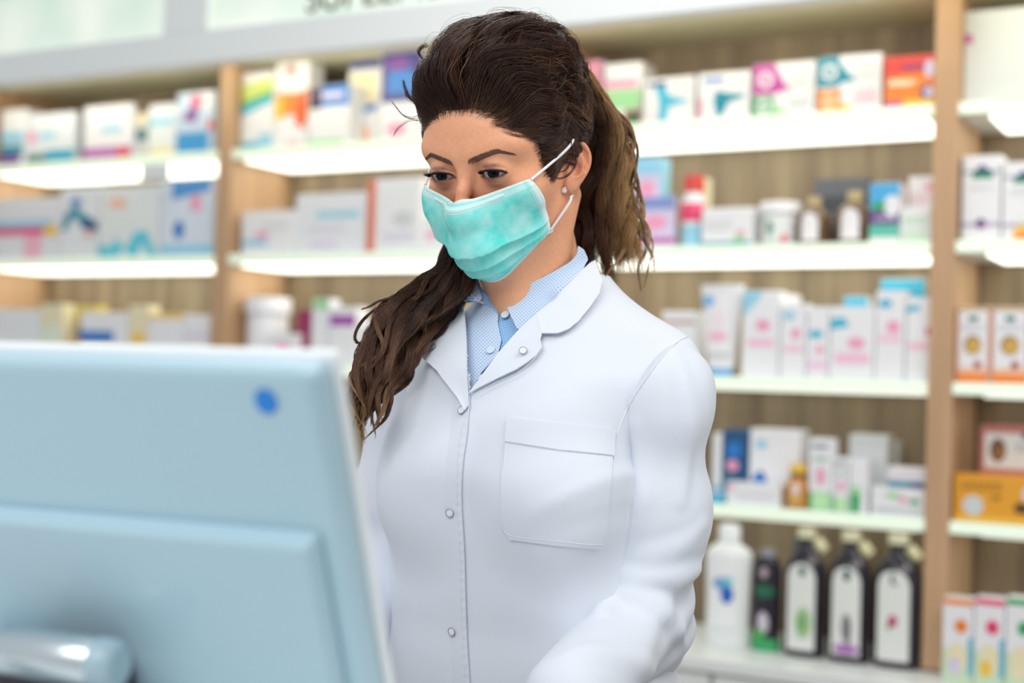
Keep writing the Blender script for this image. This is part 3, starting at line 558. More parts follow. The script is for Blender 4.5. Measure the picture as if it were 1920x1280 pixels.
def mesh_sdf(fn, lo, hi, h, newton=2, blk=8, margin=1.6):
    """surface nets on a sparse grid, then the vertices are slid onto the zero surface"""
    lo = np.array(lo, F32); hi = np.array(hi, F32)
    nb = np.ceil((hi-lo)/(h*blk)).astype(int); N = nb*blk+1
    g = [lo[i]+np.arange(nb[i]+1)*h*blk for i in range(3)]
    cb = [gi[:-1]+h*blk/2 for gi in g]
    X = np.stack(np.meshgrid(*cb, indexing='ij'), -1).reshape(-1, 3).astype(F32)
    dc = chunk_eval(fn, X)
    act = np.argwhere((np.abs(dc) < h*blk*0.87*margin).reshape(nb))
    D = np.where(dc.reshape(nb) > 0, 1.0, -1.0).astype(F32)
    V = np.ones(N, F32)
    V[:-1, :-1, :-1] = np.repeat(np.repeat(np.repeat(D, blk, 0), blk, 1), blk, 2)
    V[-1] = 1; V[:, -1] = 1; V[:, :, -1] = 1
    o = np.stack(np.meshgrid(*[np.arange(blk+1)]*3, indexing='ij'), -1).reshape(-1, 3)
    mask = np.zeros(N, bool)
    for s in range(0, len(act), 4000):
        idx = (act[s:s+4000, None, :]*blk+o[None]).reshape(-1, 3); mask[idx[:, 0], idx[:, 1], idx[:, 2]] = True
    I = np.argwhere(mask)
    V[mask] = chunk_eval(fn, (lo+I*h).astype(F32))
    ins = V < 0
    c = None
    for a in (0, 1):
        for b in (0, 1):
            for e in (0, 1):
                q = ins[a:N[0]-1+a, b:N[1]-1+b, e:N[2]-1+e].astype(np.int8); c = q if c is None else c+q
    cell = (c > 0) & (c < 8)
    cid = np.full(cell.shape, -1, np.int32); ci = np.argwhere(cell); cid[cell] = np.arange(len(ci))
    acc = np.zeros((len(ci), 3)); cnt = np.zeros(len(ci))
    corners = [(a, b, e) for a in (0, 1) for b in (0, 1) for e in (0, 1)]
    for A in corners:
        for ax in range(3):
            if A[ax] == 0:
                B = list(A); B[ax] = 1
                va = V[ci[:, 0]+A[0], ci[:, 1]+A[1], ci[:, 2]+A[2]]; vb = V[ci[:, 0]+B[0], ci[:, 1]+B[1], ci[:, 2]+B[2]]
                m = (va < 0) != (vb < 0)
                t = np.where(m, va/np.where(m, va-vb, 1), 0)
                pt = np.array(A, float)[None]+t[:, None]*np.eye(3)[ax][None]
                acc[m] += pt[m]; cnt[m] += 1
    P = (lo+(ci+acc/cnt[:, None])*h).astype(F32)
    faces = []
    for ax in range(3):
        u, v = [(1, 2), (2, 0), (0, 1)][ax]
        sl0 = [slice(None)]*3; sl1 = [slice(None)]*3; sl0[ax] = slice(0, -1); sl1[ax] = slice(1, None)
        a = ins[tuple(sl0)]; b = ins[tuple(sl1)]
        e = np.argwhere(a != b)
        e = e[(e[:, u] > 0) & (e[:, v] > 0) & (e[:, u] < N[u]-1) & (e[:, v] < N[v]-1)]
        fl = a[e[:, 0], e[:, 1], e[:, 2]]
        def cc(du, dv):
            q = e.copy(); q[:, u] -= du; q[:, v] -= dv; return cid[q[:, 0], q[:, 1], q[:, 2]]
        q = np.stack([cc(1, 1), cc(0, 1), cc(0, 0), cc(1, 0)], 1)
        q[~fl] = q[~fl][:, ::-1]
        faces.append(q)
    Fq = np.concatenate(faces); Fq = Fq[(Fq >= 0).all(1)]
    return project(fn, P, newton, h), Fq
def grad(fn, P, e=0.0006):
    g = np.empty_like(P)
    for i in range(3):
        d = np.zeros(3, F32); d[i] = e
        g[:, i] = (chunk_eval(fn, P+d)-chunk_eval(fn, P-d))/(2*e)
    return g
def project(fn, P, n, h):
    for _ in range(n):
        g = grad(fn, P); d = chunk_eval(fn, P); s = (d/np.maximum((g*g).sum(1), 0.05))
        P = (P-np.clip(s, -h, h)[:, None]*g).astype(F32)
    return P
def normals(fn, P):
    g = grad(fn, P); return g/np.maximum(vlen(g), 1e-9)[:, None]
def np_mesh(name, V, Fc, mats, parent=None, smooth=True, mi=None, colors=None, uvs=None):
    """V (n,3), Fc (m,3|4) -> object"""
    me = bpy.data.meshes.new(name); k = Fc.shape[1]
    me.vertices.add(len(V)); me.vertices.foreach_set('co', np.ascontiguousarray(V, dtype=F32).ravel())
    me.loops.add(len(Fc)*k); me.loops.foreach_set('vertex_index', np.ascontiguousarray(Fc, dtype=np.int32).ravel())
    me.polygons.add(len(Fc)); me.polygons.foreach_set('loop_start', np.arange(0, len(Fc)*k, k, dtype=np.int32))
    me.polygons.foreach_set('use_smooth', np.full(len(Fc), smooth))
    for m in (mats if isinstance(mats, list) else [mats]): me.materials.append(m)
    if mi is not None: me.polygons.foreach_set('material_index', np.asarray(mi, np.int32))
    me.update(calc_edges=True)
    if colors is not None:
        ca = me.color_attributes.new('tint', 'FLOAT_COLOR', 'POINT'); c4 = np.ones((len(V), 4), F32); c4[:, :colors.shape[1]] = colors
        ca.data.foreach_set('color', c4.ravel())
    if uvs is not None:
        ul = me.uv_layers.new(name='UVMap'); ul.data.foreach_set('uv', np.ascontiguousarray(uvs[Fc.ravel()], dtype=F32).ravel())
    o = bpy.data.objects.new(name, me); link(o, parent)
    return o
def keep(V, Fc, fmask):
    Fc = Fc[fmask]; used = np.unique(Fc); mp = np.full(len(V), -1); mp[used] = np.arange(len(used))
    return V[used], mp[Fc], used
CR = np.array(CAM_R, F32)
def rays(px):
    """unit sight directions of photo points (n,2)"""
    px = np.asarray(px, float)
    d = np.stack([(px[:, 0]-960)/FPX, (640-px[:, 1])/FPX, -np.ones(len(px))], 1) @ CR.T.astype(float)
    return d/np.linalg.norm(d, axis=1)[:, None]
CP = np.array([0, 0, CAM_H])
def to_px(P):
    c = (np.asarray(P, float)-CP)@CR.astype(float)
    return np.stack([960+FPX*c[..., 0]/-c[..., 2], 640-FPX*c[..., 1]/-c[..., 2]], -1)
def march(fn, px, t0=1.05, t1=1.9):
    """first point of the surface on each sight line"""
    d = rays(px); t = np.full(len(d), t0)
    for _ in range(60):
        s = chunk_eval(fn, (CP+d*t[:, None]).astype(F32)); t = np.clip(t+np.clip(s*0.7, -0.02, 0.05), t0, t1)
    return (CP+d*t[:, None]).astype(F32)
def catmull(pts, n):
    """smooth closed or open polyline through pts, n samples per span"""
    p = np.array(pts, float); out = []
    m = len(p)
    for i in range(m-1):
        p0, p1, p2, p3 = p[max(i-1, 0)], p[i], p[i+1], p[min(i+2, m-1)]
        for j in range(n):
            t = j/n; out.append(0.5*((2*p1)+(-p0+p2)*t+(2*p0-5*p1+4*p2-p3)*t*t+(-p0+3*p1-3*p2+p3)*t**3))
    out.append(p[-1]); return np.array(out)
def densify(poly, step):
    out = []
    for i in range(len(poly)):
        a = np.array(poly[i], float); b = np.array(poly[(i+1) % len(poly)], float); n = max(1, int(np.linalg.norm(b-a)/step))
        for j in range(n): out.append(a+(b-a)*j/n)
    return np.array(out)
def in_poly(P, poly):
    x, y = P[:, 0], P[:, 1]; ins = np.zeros(len(P), bool); n = len(poly); j = n-1
    for i in range(n):
        xi, yi = poly[i]; xj, yj = poly[j]
        c = ((yi > y) != (yj > y)) & (x < (xj-xi)*(y-yi)/(yj-yi+1e-12)+xi); ins ^= c; j = i
    return ins
def edge_dist(P, poly):
    d = np.full(len(P), 1e9)
    for i in range(len(poly)):
        a = poly[i]; b = poly[(i+1) % len(poly)]; ab = b-a; t = np.clip(((P-a)@ab)/(ab@ab+1e-12), 0, 1)
        d = np.minimum(d, np.linalg.norm(P-a-t[:, None]*ab, axis=1))
    return d
def triangulate(poly, step):
    b = densify(poly, step); lo = b.min(0); hi = b.max(0)
    gx, gy = np.meshgrid(np.arange(lo[0], hi[0], step), np.arange(lo[1], hi[1], step)); gx = gx+(np.arange(gx.shape[0]) % 2)[:, None]*step/2
    g = np.stack([gx.ravel(), gy.ravel()], 1); g = g[in_poly(g, b)]; g = g[edge_dist(g, b) > step*0.55]
    pts = np.concatenate([b, g]); nb = len(b)
    r = geometry.delaunay_2d_cdt([Vector(p) for p in pts], [(i, (i+1) % nb) for i in range(nb)], [], 1, 1e-6)
    v = np.array([p[:] for p in r[0]]); f = np.array([t for t in r[2] if len(t) == 3])
    ar2 = np.abs(np.cross(v[f[:, 1]]-v[f[:, 0]], v[f[:, 2]]-v[f[:, 0]])); f = f[ar2 > 1e-4]
    return v, f, edge_dist(v, b)
def cloth_piece(name, fn, poly, off, m, parent, step=4.0, thick=0.0012, lift=None, fixed=None, uv_scale=None):
    """a flat cut piece of cloth laid on the surface fn; off metres above it, with real thickness.
    lift(px, edge distance) adds height"""
    v, f, ed = triangulate(poly, step)
    P = march(fn, v); n = normals(fn, P)
    hitok = np.abs(chunk_eval(fn, P)) < .0015; f = f[hitok[f].all(1)]
    o = np.full(len(v), off) + (lift(v, ed) if lift is not None else 0)
    P = P+n*o[:, None]
    # orient
    a, b, c = P[f[:, 0]], P[f[:, 1]], P[f[:, 2]]
    if (np.cross(b-a, c-a)*n[f[:, 0]]).sum() < 0: f = f[:, ::-1]
    back = P-n*thick
    N = len(P)
    # border edges
    e = np.concatenate([f[:, [0, 1]], f[:, [1, 2]], f[:, [2, 0]]]); key = {}
    for x, y in e: key[(x, y)] = 1
    bd = [(x, y) for (x, y) in key if (y, x) not in key]
    side = []
    for x, y in bd: side += [(y+2*N, x+2*N, x+3*N), (y+2*N, x+3*N, y+3*N)]
    Fc = np.concatenate([f, f[:, ::-1]+N, np.array(side)])
    V = np.concatenate([P, back, P, back]); uv = np.concatenate([v, v, v, v])/1000.0
    V, Fc, us = keep(V, Fc, np.ones(len(Fc), bool)); uv = uv[us]
    ob = np_mesh(name, V, Fc, m, parent, uvs=uv)
    return ob
# ------------------------------------------------------------------ the woman: frames
def rotz(a): c, s = math.cos(a), math.sin(a); return np.array([[c, -s, 0], [s, c, 0], [0, 0, 1.]])
def rotx(a): c, s = math.cos(a), math.sin(a); return np.array([[1., 0, 0], [0, c, -s], [0, s, c]])
def roty(a): c, s = math.cos(a), math.sin(a); return np.array([[c, 0, s], [0, 1., 0], [-s, 0, c]])
HEAD_POS = np.array([-0.0079, 1.502, 1.5567]); HEAD_R = rotz(math.radians(-32.4))@rotx(math.radians(20.2))@roty(math.radians(0.6))
BODY_POS = np.array([0.035, 1.545, 0.0]); BODY_R = rotz(math.radians(-28))
FLIP = np.array([1, -1, 1.])
def to_head(P): return (((P-HEAD_POS)@HEAD_R)*FLIP).astype(F32)       # x to her left, y forward, z up
def from_head(Q): return (np.asarray(Q, float)*FLIP)@HEAD_R.T+HEAD_POS
def to_body(P): return (((P-BODY_POS)@BODY_R)*FLIP).astype(F32)
def from_body(Q): return (np.asarray(Q, float)*FLIP)@BODY_R.T+BODY_POS
EYE = [np.array([s*0.0318, 0.0695, 0.0185]) for s in (1, -1)]; EYE_R = 0.0150
AZ0, AZ1 = -60.0, 57.0
def slit(az):
    t = np.clip((az-AZ0)/(AZ1-AZ0), 0, 1)
    ax_ = -13 + 7*t
    up = ax_ + (18.8+LID_OPEN)*np.power(np.maximum(np.sin(np.pi*t**0.85), 0), 0.72)
    lo = ax_ - 11.5*np.power(np.maximum(np.sin(np.pi*t**1.2), 0), 0.8)
    return t, up, lo
# ---- ear: local frame at the ear root
def ear_sdf(q):
    """q in head coordinates mirrored so that the ear is on +x"""
    o = np.array([0.0665, -0.0125, 0.003]); a = math.radians(30); b = math.radians(-25)
    p = q-o
    # tilt backwards and flare out
    y = p[..., 1]*math.cos(b)-p[..., 2]*math.sin(b); z = p[..., 1]*math.sin(b)+p[..., 2]*math.cos(b); x = p[..., 0]
    x2 = x*math.cos(a)+y*math.sin(a); y2 = -x*math.sin(a)+y*math.cos(a)
    e = np.stack([x2, y2, z], -1)
    e = e*1.28
    # e: x thickness, y forward, z up ; ear spans y -0.026..0.006 and z -0.031..0.032
    plate = ell(e, (0.0035, -0.009, 0.004), (0.0045, 0.017, 0.028))
    lobe = ell(e, (0.0035, -0.0035, -0.023), (0.0038, 0.0085, 0.0105))
    d = smin(plate, lobe, 0.006)
    helix = [(0.003, 0.004, 0.008), (0.006, 0.0055, 0.017), (0.0075, 0.001, 0.0275), (0.008, -0.009, 0.0325), (0.0085, -0.019, 0.0275), (0.0085, -0.0255, 0.016), (0.008, -0.0255, 0.002), (0.0065, -0.0205, -0.011), (0.0045, -0.0125, -0.0205)]
    hx = catmull([h+(r,) for h, r in zip(helix, [.0022, .003, .0034, .0036, .0036, .0034, .0030, .0028, .003])], 3)
    d = smin(d, chain(e, hx[:, :3], hx[:, 3]), 0.0025)
    anti = [(0.0065, -0.010, 0.019), (0.0075, -0.0165, 0.010), (0.008, -0.0185, 0.000), (0.0075, -0.0155, -0.009), (0.007, -0.009, -0.014)]
    d = smin(d, chain(e, anti, [.0022, .003, .0034, .0034, .0032]), 0.003)
    tragus = ell(e, (0.0055, 0.0045, -0.003), (0.0035, 0.0035, 0.0065))
    concha = ell(e, (0.0098, -0.0055, -0.002), (0.0092, 0.0088, 0.0120))
    d = smax(d, -concha, 0.0018)
    scapha = chain(e, [(0.0105, -0.0095, 0.0255), (0.011, -0.0185, 0.019), (0.0112, -0.0222, 0.006), (0.0105, -0.0205, -0.004)], [.0038, .0038, .0030, .0024])
    d = smax(d, -scapha, 0.001)
    d = smin(d, tragus, 0.0035)
    return d
def skull_sdf(q):
    """face and skull without ears; q head coordinates"""
    ax = np.abs(q[..., 0]); m = np.stack([ax, q[..., 1], q[..., 2]], -1)
    d = ell(m, (0, -0.010, 0.040), (0.0715, 0.088, 0.080))
    d = smin(d, ell(m, (0, 0.031, 0.046), (0.070, 0.050, 0.050)), 0.03)
    d = smin(d, ell(m, (0, 0.029, -0.004), (0.066, 0.051, 0.060)), 0.02)
    d = smin(d, ell(m, (0, 0.030, -0.050), (0.046, 0.046, 0.040)), 0.022)
    d = smin(d, ell(m, (0, 0.006, -0.040), (0.059, 0.040, 0.034)), 0.02)            # jaw angle
    d = smin(d, ell(m, (0, 0.060, -0.078), (0.020, 0.020, 0.016)), 0.025)           # chin
    d = smin(d, ell(m, (0, 0.060, -0.052), (0.026, 0.030, 0.022)), 0.018)           # muzzle
    d = smin(d, ell(m, (0.047, 0.048, -0.008), (0.021, 0.024, 0.018)), 0.018)       # cheekbone
    d = smin(d, cap(m, (0.010, 0.0770, 0.037), (0.050, 0.0625, 0.042), 0.0085, 0.0095), 0.014)   # brow
    # orbit
    d = smax(d, -ell(m, (0.032, 0.092, 0.0165), (0.020, 0.0165, 0.0130)), 0.012)
    d = smax(d, -ell(m, (0.0155, 0.0905, 0.013), (0.008, 0.010, 0.012)), 0.010)
    # nose
    n = chain(m, [(0, 0.0775, 0.032), (0, 0.0825, 0.018), (0, 0.092, 0.002), (0, 0.099, -0.014), (0, 0.1005, -0.0205)], [.0070, .0056, .0066, .0080, .0092], 0.004)
    d = smin(d, n, 0.011)
    d = smin(d, ell(m, (0.0125, 0.092, -0.0215), (0.0068, 0.011, 0.0085)), 0.006)
    # eyelids: a shell over the eyeball, opened by an almond slit
    e = m-EYE[0].astype(F32)
    r = vlen(e)
    lid = r-(EYE_R+0.0015)
    side = q[..., 0] > 0
    d = smin(d, lid, 0.0055)
    az = np.degrees(np.arctan2(e[..., 0], e[..., 1])); el = np.degrees(np.arctan2(e[..., 2], np.sqrt(e[..., 0]**2+e[..., 1]**2)+1e-6))
    t, up, lo = slit(az)
    ang = np.maximum(np.maximum(el-up, lo-el), np.maximum(AZ0-az, az-AZ1))
    wedge = np.maximum(np.radians(ang)*np.maximum(r, 0.004), -(e[..., 1]))
    d = np.where(r < 0.026, smax(d, -wedge, 0.0012), d)
    # crease over the upper lid
    tc_ = np.clip((az-AZ0+12)/(AZ1-AZ0+26), 0, 1)
    cr = (-13 + 7*t + 34*np.power(np.maximum(np.sin(np.pi*tc_), 0), 0.6))
    d = d + 0.0013*np.exp(-((el-cr)/3.0)**2)*np.exp(-((r-EYE_R)/0.007)**2)*sstep(tc_, 0, .15)*(1-sstep(tc_, .85, 1))
    return d
LID_OPEN = 0.0
NECK = [(0.0, -0.022, -0.03)]
NECK_W = [from_head([[0, -0.018, -0.02]])[0], np.array([0.012, 1.535, 1.475]), np.array([0.032, 1.560, 1.40])]
def head_sdf(P):
    q = to_head(P)
    d = skull_sdf(q)
    qa = np.stack([np.abs(q[..., 0]), q[..., 1], q[..., 2]], -1)
    d = smin(d, ear_sdf(qa), 0.004)
    nk = chain(P.astype(F32), NECK_W, [0.050, 0.0535, 0.060], 0.01)
    # neck muscles from behind the ears to the notch of the breastbone, and the throat
    notch = from_body([[0, 0.052, 1.382]])[0]
    for s in (1, -1):
        a = from_head([[s*0.056, -0.022, -0.030]])[0]; b = from_body([[s*0.012, 0.050, 1.39]])[0]
        nk = smin(nk, cap(P.astype(F32), a, b, 0.013, 0.008), 0.018)
        nk = smin(nk, cap(P.astype(F32), from_body([[s*0.015, 0.050, 1.385]])[0], from_body([[s*0.08, 0.035, 1.382]])[0], 0.007, 0.006), 0.02)
    nk = smin(nk, cap(P.astype(F32), from_head([[0, 0.03, -0.075]])[0], notch, 0.022, 0.015), 0.03)
    d = smin(d, nk, 0.022)
    return d
TZ = np.array([.55, .75, .90, 1.00, 1.08, 1.16, 1.24, 1.30, 1.345, 1.38, 1.41, 1.435, 1.46])
TA = np.array([.20, .19, .172, .148, .128, .122, .124, .130, .130, .112, .080, .060, .05])
TB = np.array([.155, .150, .135, .122, .115, .120, .127, .120, .105, .088, .070, .056, .05])
TC = np.array([.0, .0, .0, .003, .008, .014, .020, .016, .010, .003, -.002, -.004, -.004])
ZQ = np.linspace(0.5, 1.5, 201)
def smooth_tab(T):
    y = np.interp(ZQ, TZ, T); k = np.array([1, 2, 3, 4, 3, 2, 1.]); k /= k.sum()
    return np.convolve(np.pad(y, 3, mode='edge'), k, 'valid')
TAs, TBs, TCs = smooth_tab(TA), smooth_tab(TB), smooth_tab(TC)
def torso_sdf(P, grow=0.0):
    q = to_body(P); x, f, z = q[..., 0], q[..., 1], q[..., 2]
    a = np.interp(z, ZQ, TAs).astype(F32); b = np.interp(z, ZQ, TBs).astype(F32); c = np.interp(z, ZQ, TCs).astype(F32)
    a = a*(1+.20*sstep(-x, 0, .03)*(1-sstep(z, 1.18, 1.30)))
    k = np.sqrt((np.abs(x)/a)**2.2+(np.abs(f-c)/b)**2.2+1e-9)
    d = (k-1)*np.minimum(a, b)*0.9
    m = np.stack([np.abs(x), f, z], -1)
    d = smin(d, cap(m, (0.050, -0.012, 1.396), (0.136, -0.004, 1.344), 0.036, 0.040), 0.028)
    d = smin(d, ell(m, (0.068, 0.098, 1.225), (0.052, 0.050, 0.058)), 0.045)
    return d-grow
SH = {1: (0.140, 0.010, 1.326), -1: (-0.158, -0.004, 1.318)}
EL = {1: (0.120, -0.010, 1.085), -1: (-0.176, 0.01, 1.09)}
WR = {1: (0.138, 0.205, 1.045), -1: (-0.165, 0.225, 1.045)}
# ------------------------------------------------------------------ the woman: skin
def skin_mat():
    m = bpy.data.materials.new('skin'); m.use_nodes = True; nt = m.node_tree; b = nt.nodes['Principled BSDF']
    at = nt.nodes.new('ShaderNodeAttribute'); at.attribute_name = 'tint'
    n = nt.nodes.new('ShaderNodeTexNoise'); n.inputs['Scale'].default_value = 260; n.inputs['Detail'].default_value = 3
    tc = nt.nodes.new('ShaderNodeTexCoord'); nt.links.new(tc.outputs['Object'], n.inputs['Vector'])
    mx = nt.nodes.new('ShaderNodeMix'); mx.data_type = 'RGBA'; mx.blend_type = 'MULTIPLY'; mx.inputs['Factor'].default_value = 1
    cr = nt.nodes.new('ShaderNodeValToRGB'); cr.color_ramp.elements[0].position = .3; cr.color_ramp.elements[1].position = .7
    cr.color_ramp.elements[0].color = (.93, .91, .90, 1); cr.color_ramp.elements[1].color = (1, 1, 1, 1)
    nt.links.new(n.outputs['Fac'], cr.inputs['Fac'])
    nt.links.new(at.outputs['Color'], mx.inputs[6]); nt.links.new(cr.outputs['Color'], mx.inputs[7])
    nt.links.new(mx.outputs[2], b.inputs['Base Color'])
    b.inputs['Roughness'].default_value = 0.42; b.inputs['Specular IOR Level'].default_value = 0.4
    b.inputs['Subsurface Weight'].default_value = 0.25; b.inputs['Subsurface Radius'].default_value = (1, 0.35, 0.2); b.inputs['Subsurface Scale'].default_value = 0.004
    bp = nt.nodes.new('ShaderNodeBump'); bp.inputs['Strength'].default_value = 0.12; bp.inputs['Distance'].default_value = 0.0006
    n2 = nt.nodes.new('ShaderNodeTexNoise'); n2.inputs['Scale'].default_value = 900; nt.links.new(tc.outputs['Object'], n2.inputs['Vector'])
    nt.links.new(n2.outputs['Fac'], bp.inputs['Height']); nt.links.new(bp.outputs['Normal'], b.inputs['Normal'])
    return m
M_SKIN = skin_mat()
person = empty('person', Matrix.Translation((BODY_POS[0], BODY_POS[1], 0)), 'woman with wavy dark brown hair in white lab coat and green mask looking down', 'person')
PI_ = person.matrix_world.inverted()
def adopt(o, parent=None):
    """children are modelled in world coordinates"""
    o.parent = parent or person
    if parent is None or parent is person: o.matrix_parent_inverse = PI_
    return o
hV, hF = mesh_sdf(head_sdf, (-0.16, 1.36, 1.37), (0.14, 1.67, 1.70), 0.0016, newton=3)
def skin_tint(V):
    q = to_head(V); ax = np.abs(q[:, 0]); m = np.stack([ax, q[:, 1], q[:, 2]], 1)
    base = np.array([lin(237), lin(172), lin(134)]); c = np.tile(base, (len(V), 1))
    def mixin(w, col, k):
        nonlocal c
        w = np.clip(w*k, 0, 1)[:, None]; c = c*(1-w)+np.array([lin(x) for x in col])*w
    mixin(gauss(m, (0.0, 0.105, -0.02), (.014, .02, .018)), (205, 110, 92), .6)
    mixin(gauss(m, (0.045, 0.06, -0.02), (.016, .02, .014)), (212, 128, 104), .45)
    mixin(gauss(m, (0.08, -0.02, 0.004), (.012, .02, .03)), (206, 118, 92), .45)
    e = m-EYE[0].astype(F32); r = vlen(e); az = np.degrees(np.arctan2(e[:, 0], e[:, 1])); el = np.degrees(np.arctan2(e[:, 2], np.sqrt(e[:, 0]**2+e[:, 1]**2)))
    near = np.exp(-((r-EYE_R-.0015)/0.004)**2)
    mixin(near*np.exp(-((el-22)/13.0)**2)*np.exp(-((az)/42.0)**4), (112, 70, 80), .85)      # eye shadow on the upper lid
    mixin(near*np.exp(-((el+33)/9.0)**2)*np.exp(-(az/40)**2), (140, 88, 90), .7)       # lower lid
    mixin(gauss(m, (0.026, 0.082, 0.003), (.012, .02, .0035)), (160, 106, 98), .45)
    t, up, lo = slit(az)
    rim = np.exp(-((el-up)/5.0)**2)*(az > AZ0-3)*(az < AZ1+8)*(r < EYE_R+.004)
    mixin(rim, (38, 24, 28), .92)
    rim = np.exp(-((el-lo)/3.5)**2)*(az > AZ0-3)*(az < AZ1+3)*(r < EYE_R+.004)
    mixin(rim, (110, 66, 68), .8)
    sc = sstep(q[:, 2]-0.3*q[:, 1], 0.062, 0.085)*1.0
    return c.astype(F32)
body_parts = [(hV, hF)]
def torso_core(P): return torso_sdf(P, -0.022)

# ---- eyes, brows and lashes
def tubes(S, R, sides=3):
    """S (n,k,3) strand points, R (n,k) radii -> V, F"""
    n, k, _ = S.shape
    T = np.gradient(S, axis=1); T /= np.maximum(np.linalg.norm(T, axis=2, keepdims=True), 1e-9)
    ref = np.eye(3)[np.argmin(np.abs(T).mean(1), 1)][:, None, :]      # the axis each strand runs along least
    A = np.cross(T, ref); A /= np.maximum(np.linalg.norm(A, axis=2, keepdims=True), 1e-9); B = np.cross(T, A)
    V = np.empty((n, k, sides, 3), F32)
    for s in range(sides):
        a = 2*math.pi*s/sides
        V[:, :, s] = S+(A*math.cos(a)+B*math.sin(a))*R[..., None]
    i = np.arange(n)[:, None, None]*k*sides; j = np.arange(k-1)[None, :, None]*sides; s0 = np.arange(sides)[None, None, :]; s1 = (s0+1) % sides
    F = np.stack([i+j+s0, i+j+s1, i+j+sides+s1, i+j+sides+s0], -1).reshape(-1, 4)
    return V.reshape(-1, 3), F
def hair_mat(name, c0, c1, rough=0.42):
    m = bpy.data.materials.new(name); m.use_nodes = True; nt = m.node_tree; b = nt.nodes['Principled BSDF']
    at = nt.nodes.new('ShaderNodeAttribute'); at.attribute_name = 'tint'
    cr = nt.nodes.new('ShaderNodeValToRGB'); cr.color_ramp.elements[0].color = rgb(*c0); cr.color_ramp.elements[1].color = rgb(*c1)
    nt.links.new(at.outputs['Fac'], cr.inputs['Fac']); nt.links.new(cr.outputs['Color'], b.inputs['Base Color'])
    b.inputs['Roughness'].default_value = rough; b.inputs['Specular IOR Level'].default_value = 0.28
    return m
M_BROW = hair_mat('brow_hair', (104, 72, 66), (148, 110, 96), 0.6)
M_LASH = hair_mat('lash_hair', (14, 10, 12), (26, 18, 20), 0.5)
def eye_mat():
    m = bpy.data.materials.new('eye'); m.use_nodes = True; nt = m.node_tree; b = nt.nodes['Principled BSDF']
    tc = nt.nodes.new('ShaderNodeTexCoord'); sp = nt.nodes.new('ShaderNodeSeparateXYZ'); nt.links.new(tc.outputs['Object'], sp.inputs[0])
    mr = nt.nodes.new('ShaderNodeMapRange'); mr.inputs['From Min'].default_value = EYE_R*0.85; mr.inputs['From Max'].default_value = EYE_R*1.0
    nt.links.new(sp.outputs['Z'], mr.inputs['Value'])
    cr = nt.nodes.new('ShaderNodeValToRGB'); e = cr.color_ramp.elements
    e[0].position = 0.0; e[0].color = rgb(178, 172, 178); e[1].position = 1.0; e[1].color = rgb(8, 6, 8)
    for p, c in ((.30, (168, 162, 170)), (.355, (14, 9, 10)), (.48, (30, 19, 16)), (.78, (40, 25, 18)), (.84, (4, 3, 3))):
        x = cr.color_ramp.elements.new(p); x.color = rgb(*c)
    nt.links.new(mr.outputs['Result'], cr.inputs['Fac']); nt.links.new(cr.outputs['Color'], b.inputs['Base Color'])
    b.inputs['Roughness'].default_value = 0.25; b.inputs['Specular IOR Level'].default_value = 0.1; b.inputs['Coat Weight'].default_value = 0.12; b.inputs['Coat Roughness'].default_value = 0.03
    return m
M_EYE = eye_mat()
for k, s in enumerate((1, -1)):
    bm = bmesh.new(); bmesh.ops.create_uvsphere(bm, u_segments=48, v_segments=32, radius=EYE_R)
    me = bpy.data.meshes.new('eyeball'); bm.to_mesh(me); bm.free(); me.polygons.foreach_set('use_smooth', [True]*len(me.polygons)); me.materials.append(M_EYE)
    o = bpy.data.objects.new('eyeball', me); link(o, person); o.matrix_parent_inverse = PI_
    az, el = math.radians(9), math.radians(1.0 - 3)
    g = np.array([math.sin(az)*math.cos(el), math.cos(az)*math.cos(el), math.sin(el)])
    gw = Vector(from_head([g])[0]-from_head([[0, 0, 0]])[0]); ew = Vector(from_head([EYE[k]])[0])
    o.matrix_world = Matrix.Translation(ew) @ gw.to_track_quat('Z', 'Y').to_matrix().to_4x4()
def lid_strands(k, upper, n, length, seed):
    r = np.random.default_rng(seed); s = (1, -1)[k]
    az = np.linspace(AZ0+8, AZ1+1, n)+r.normal(0, .6, n); t, up, lo = slit(az)
    el = (up if upper else lo)
    a = np.radians(az); e = np.radians(el); R0 = EYE_R+0.0015
    d0 = np.stack([np.sin(a)*np.cos(e), np.cos(a)*np.cos(e), np.sin(e)], 1)
    base = EYE[0]+d0*R0
    L = length*(0.55+0.45*sstep(t, .0, .6))*r.uniform(.8, 1.1, n)*(1-.3*sstep(t, .93, 1))
    out = d0.copy(); out[:, 0] += 0.35*(t-.3)*(1 if upper else .6)+r.normal(0, .06, n); out[:, 2] += -0.35 if upper else -0.15
    out /= np.linalg.norm(out, axis=1)[:, None]
    K = 7; P = np.zeros((n, K, 3)); P[:, 0] = base; d = out.copy()
    for i in range(1, K):
        P[:, i] = P[:, i-1]+d*(L/(K-1))[:, None]
        d[:, 2] += (0.24 if upper else -0.2); d /= np.linalg.norm(d, axis=1)[:, None]
    P[..., 0] *= s
    P = from_head(P.reshape(-1, 3)).reshape(n, K, 3)
    return P, np.linspace(0.00030 if upper else .00014, 0.00004, K)[None, :].repeat(n, 0)
for k in (0, 1):
    A, Ra = lid_strands(k, True, 150, 0.0092, 5+k); B, Rb = lid_strands(k, False, 46, 0.0042, 15+k)
    V, F = tubes(np.concatenate([A, B]), np.concatenate([Ra, Rb]))
    adopt(np_mesh('eyelashes', V, F, M_LASH, None, colors=np.zeros((len(V), 3), F32)))
def face_point(x, z, f0=0.13):
    """head-surface points at given x, z (head coordinates), seen from the front"""
    n = len(x); f = np.full(n, f0)
    for _ in range(40):
        d = skull_sdf(np.stack([x, f, z], 1).astype(F32)); f = f-d*0.7
    return np.stack([x, f, z], 1)
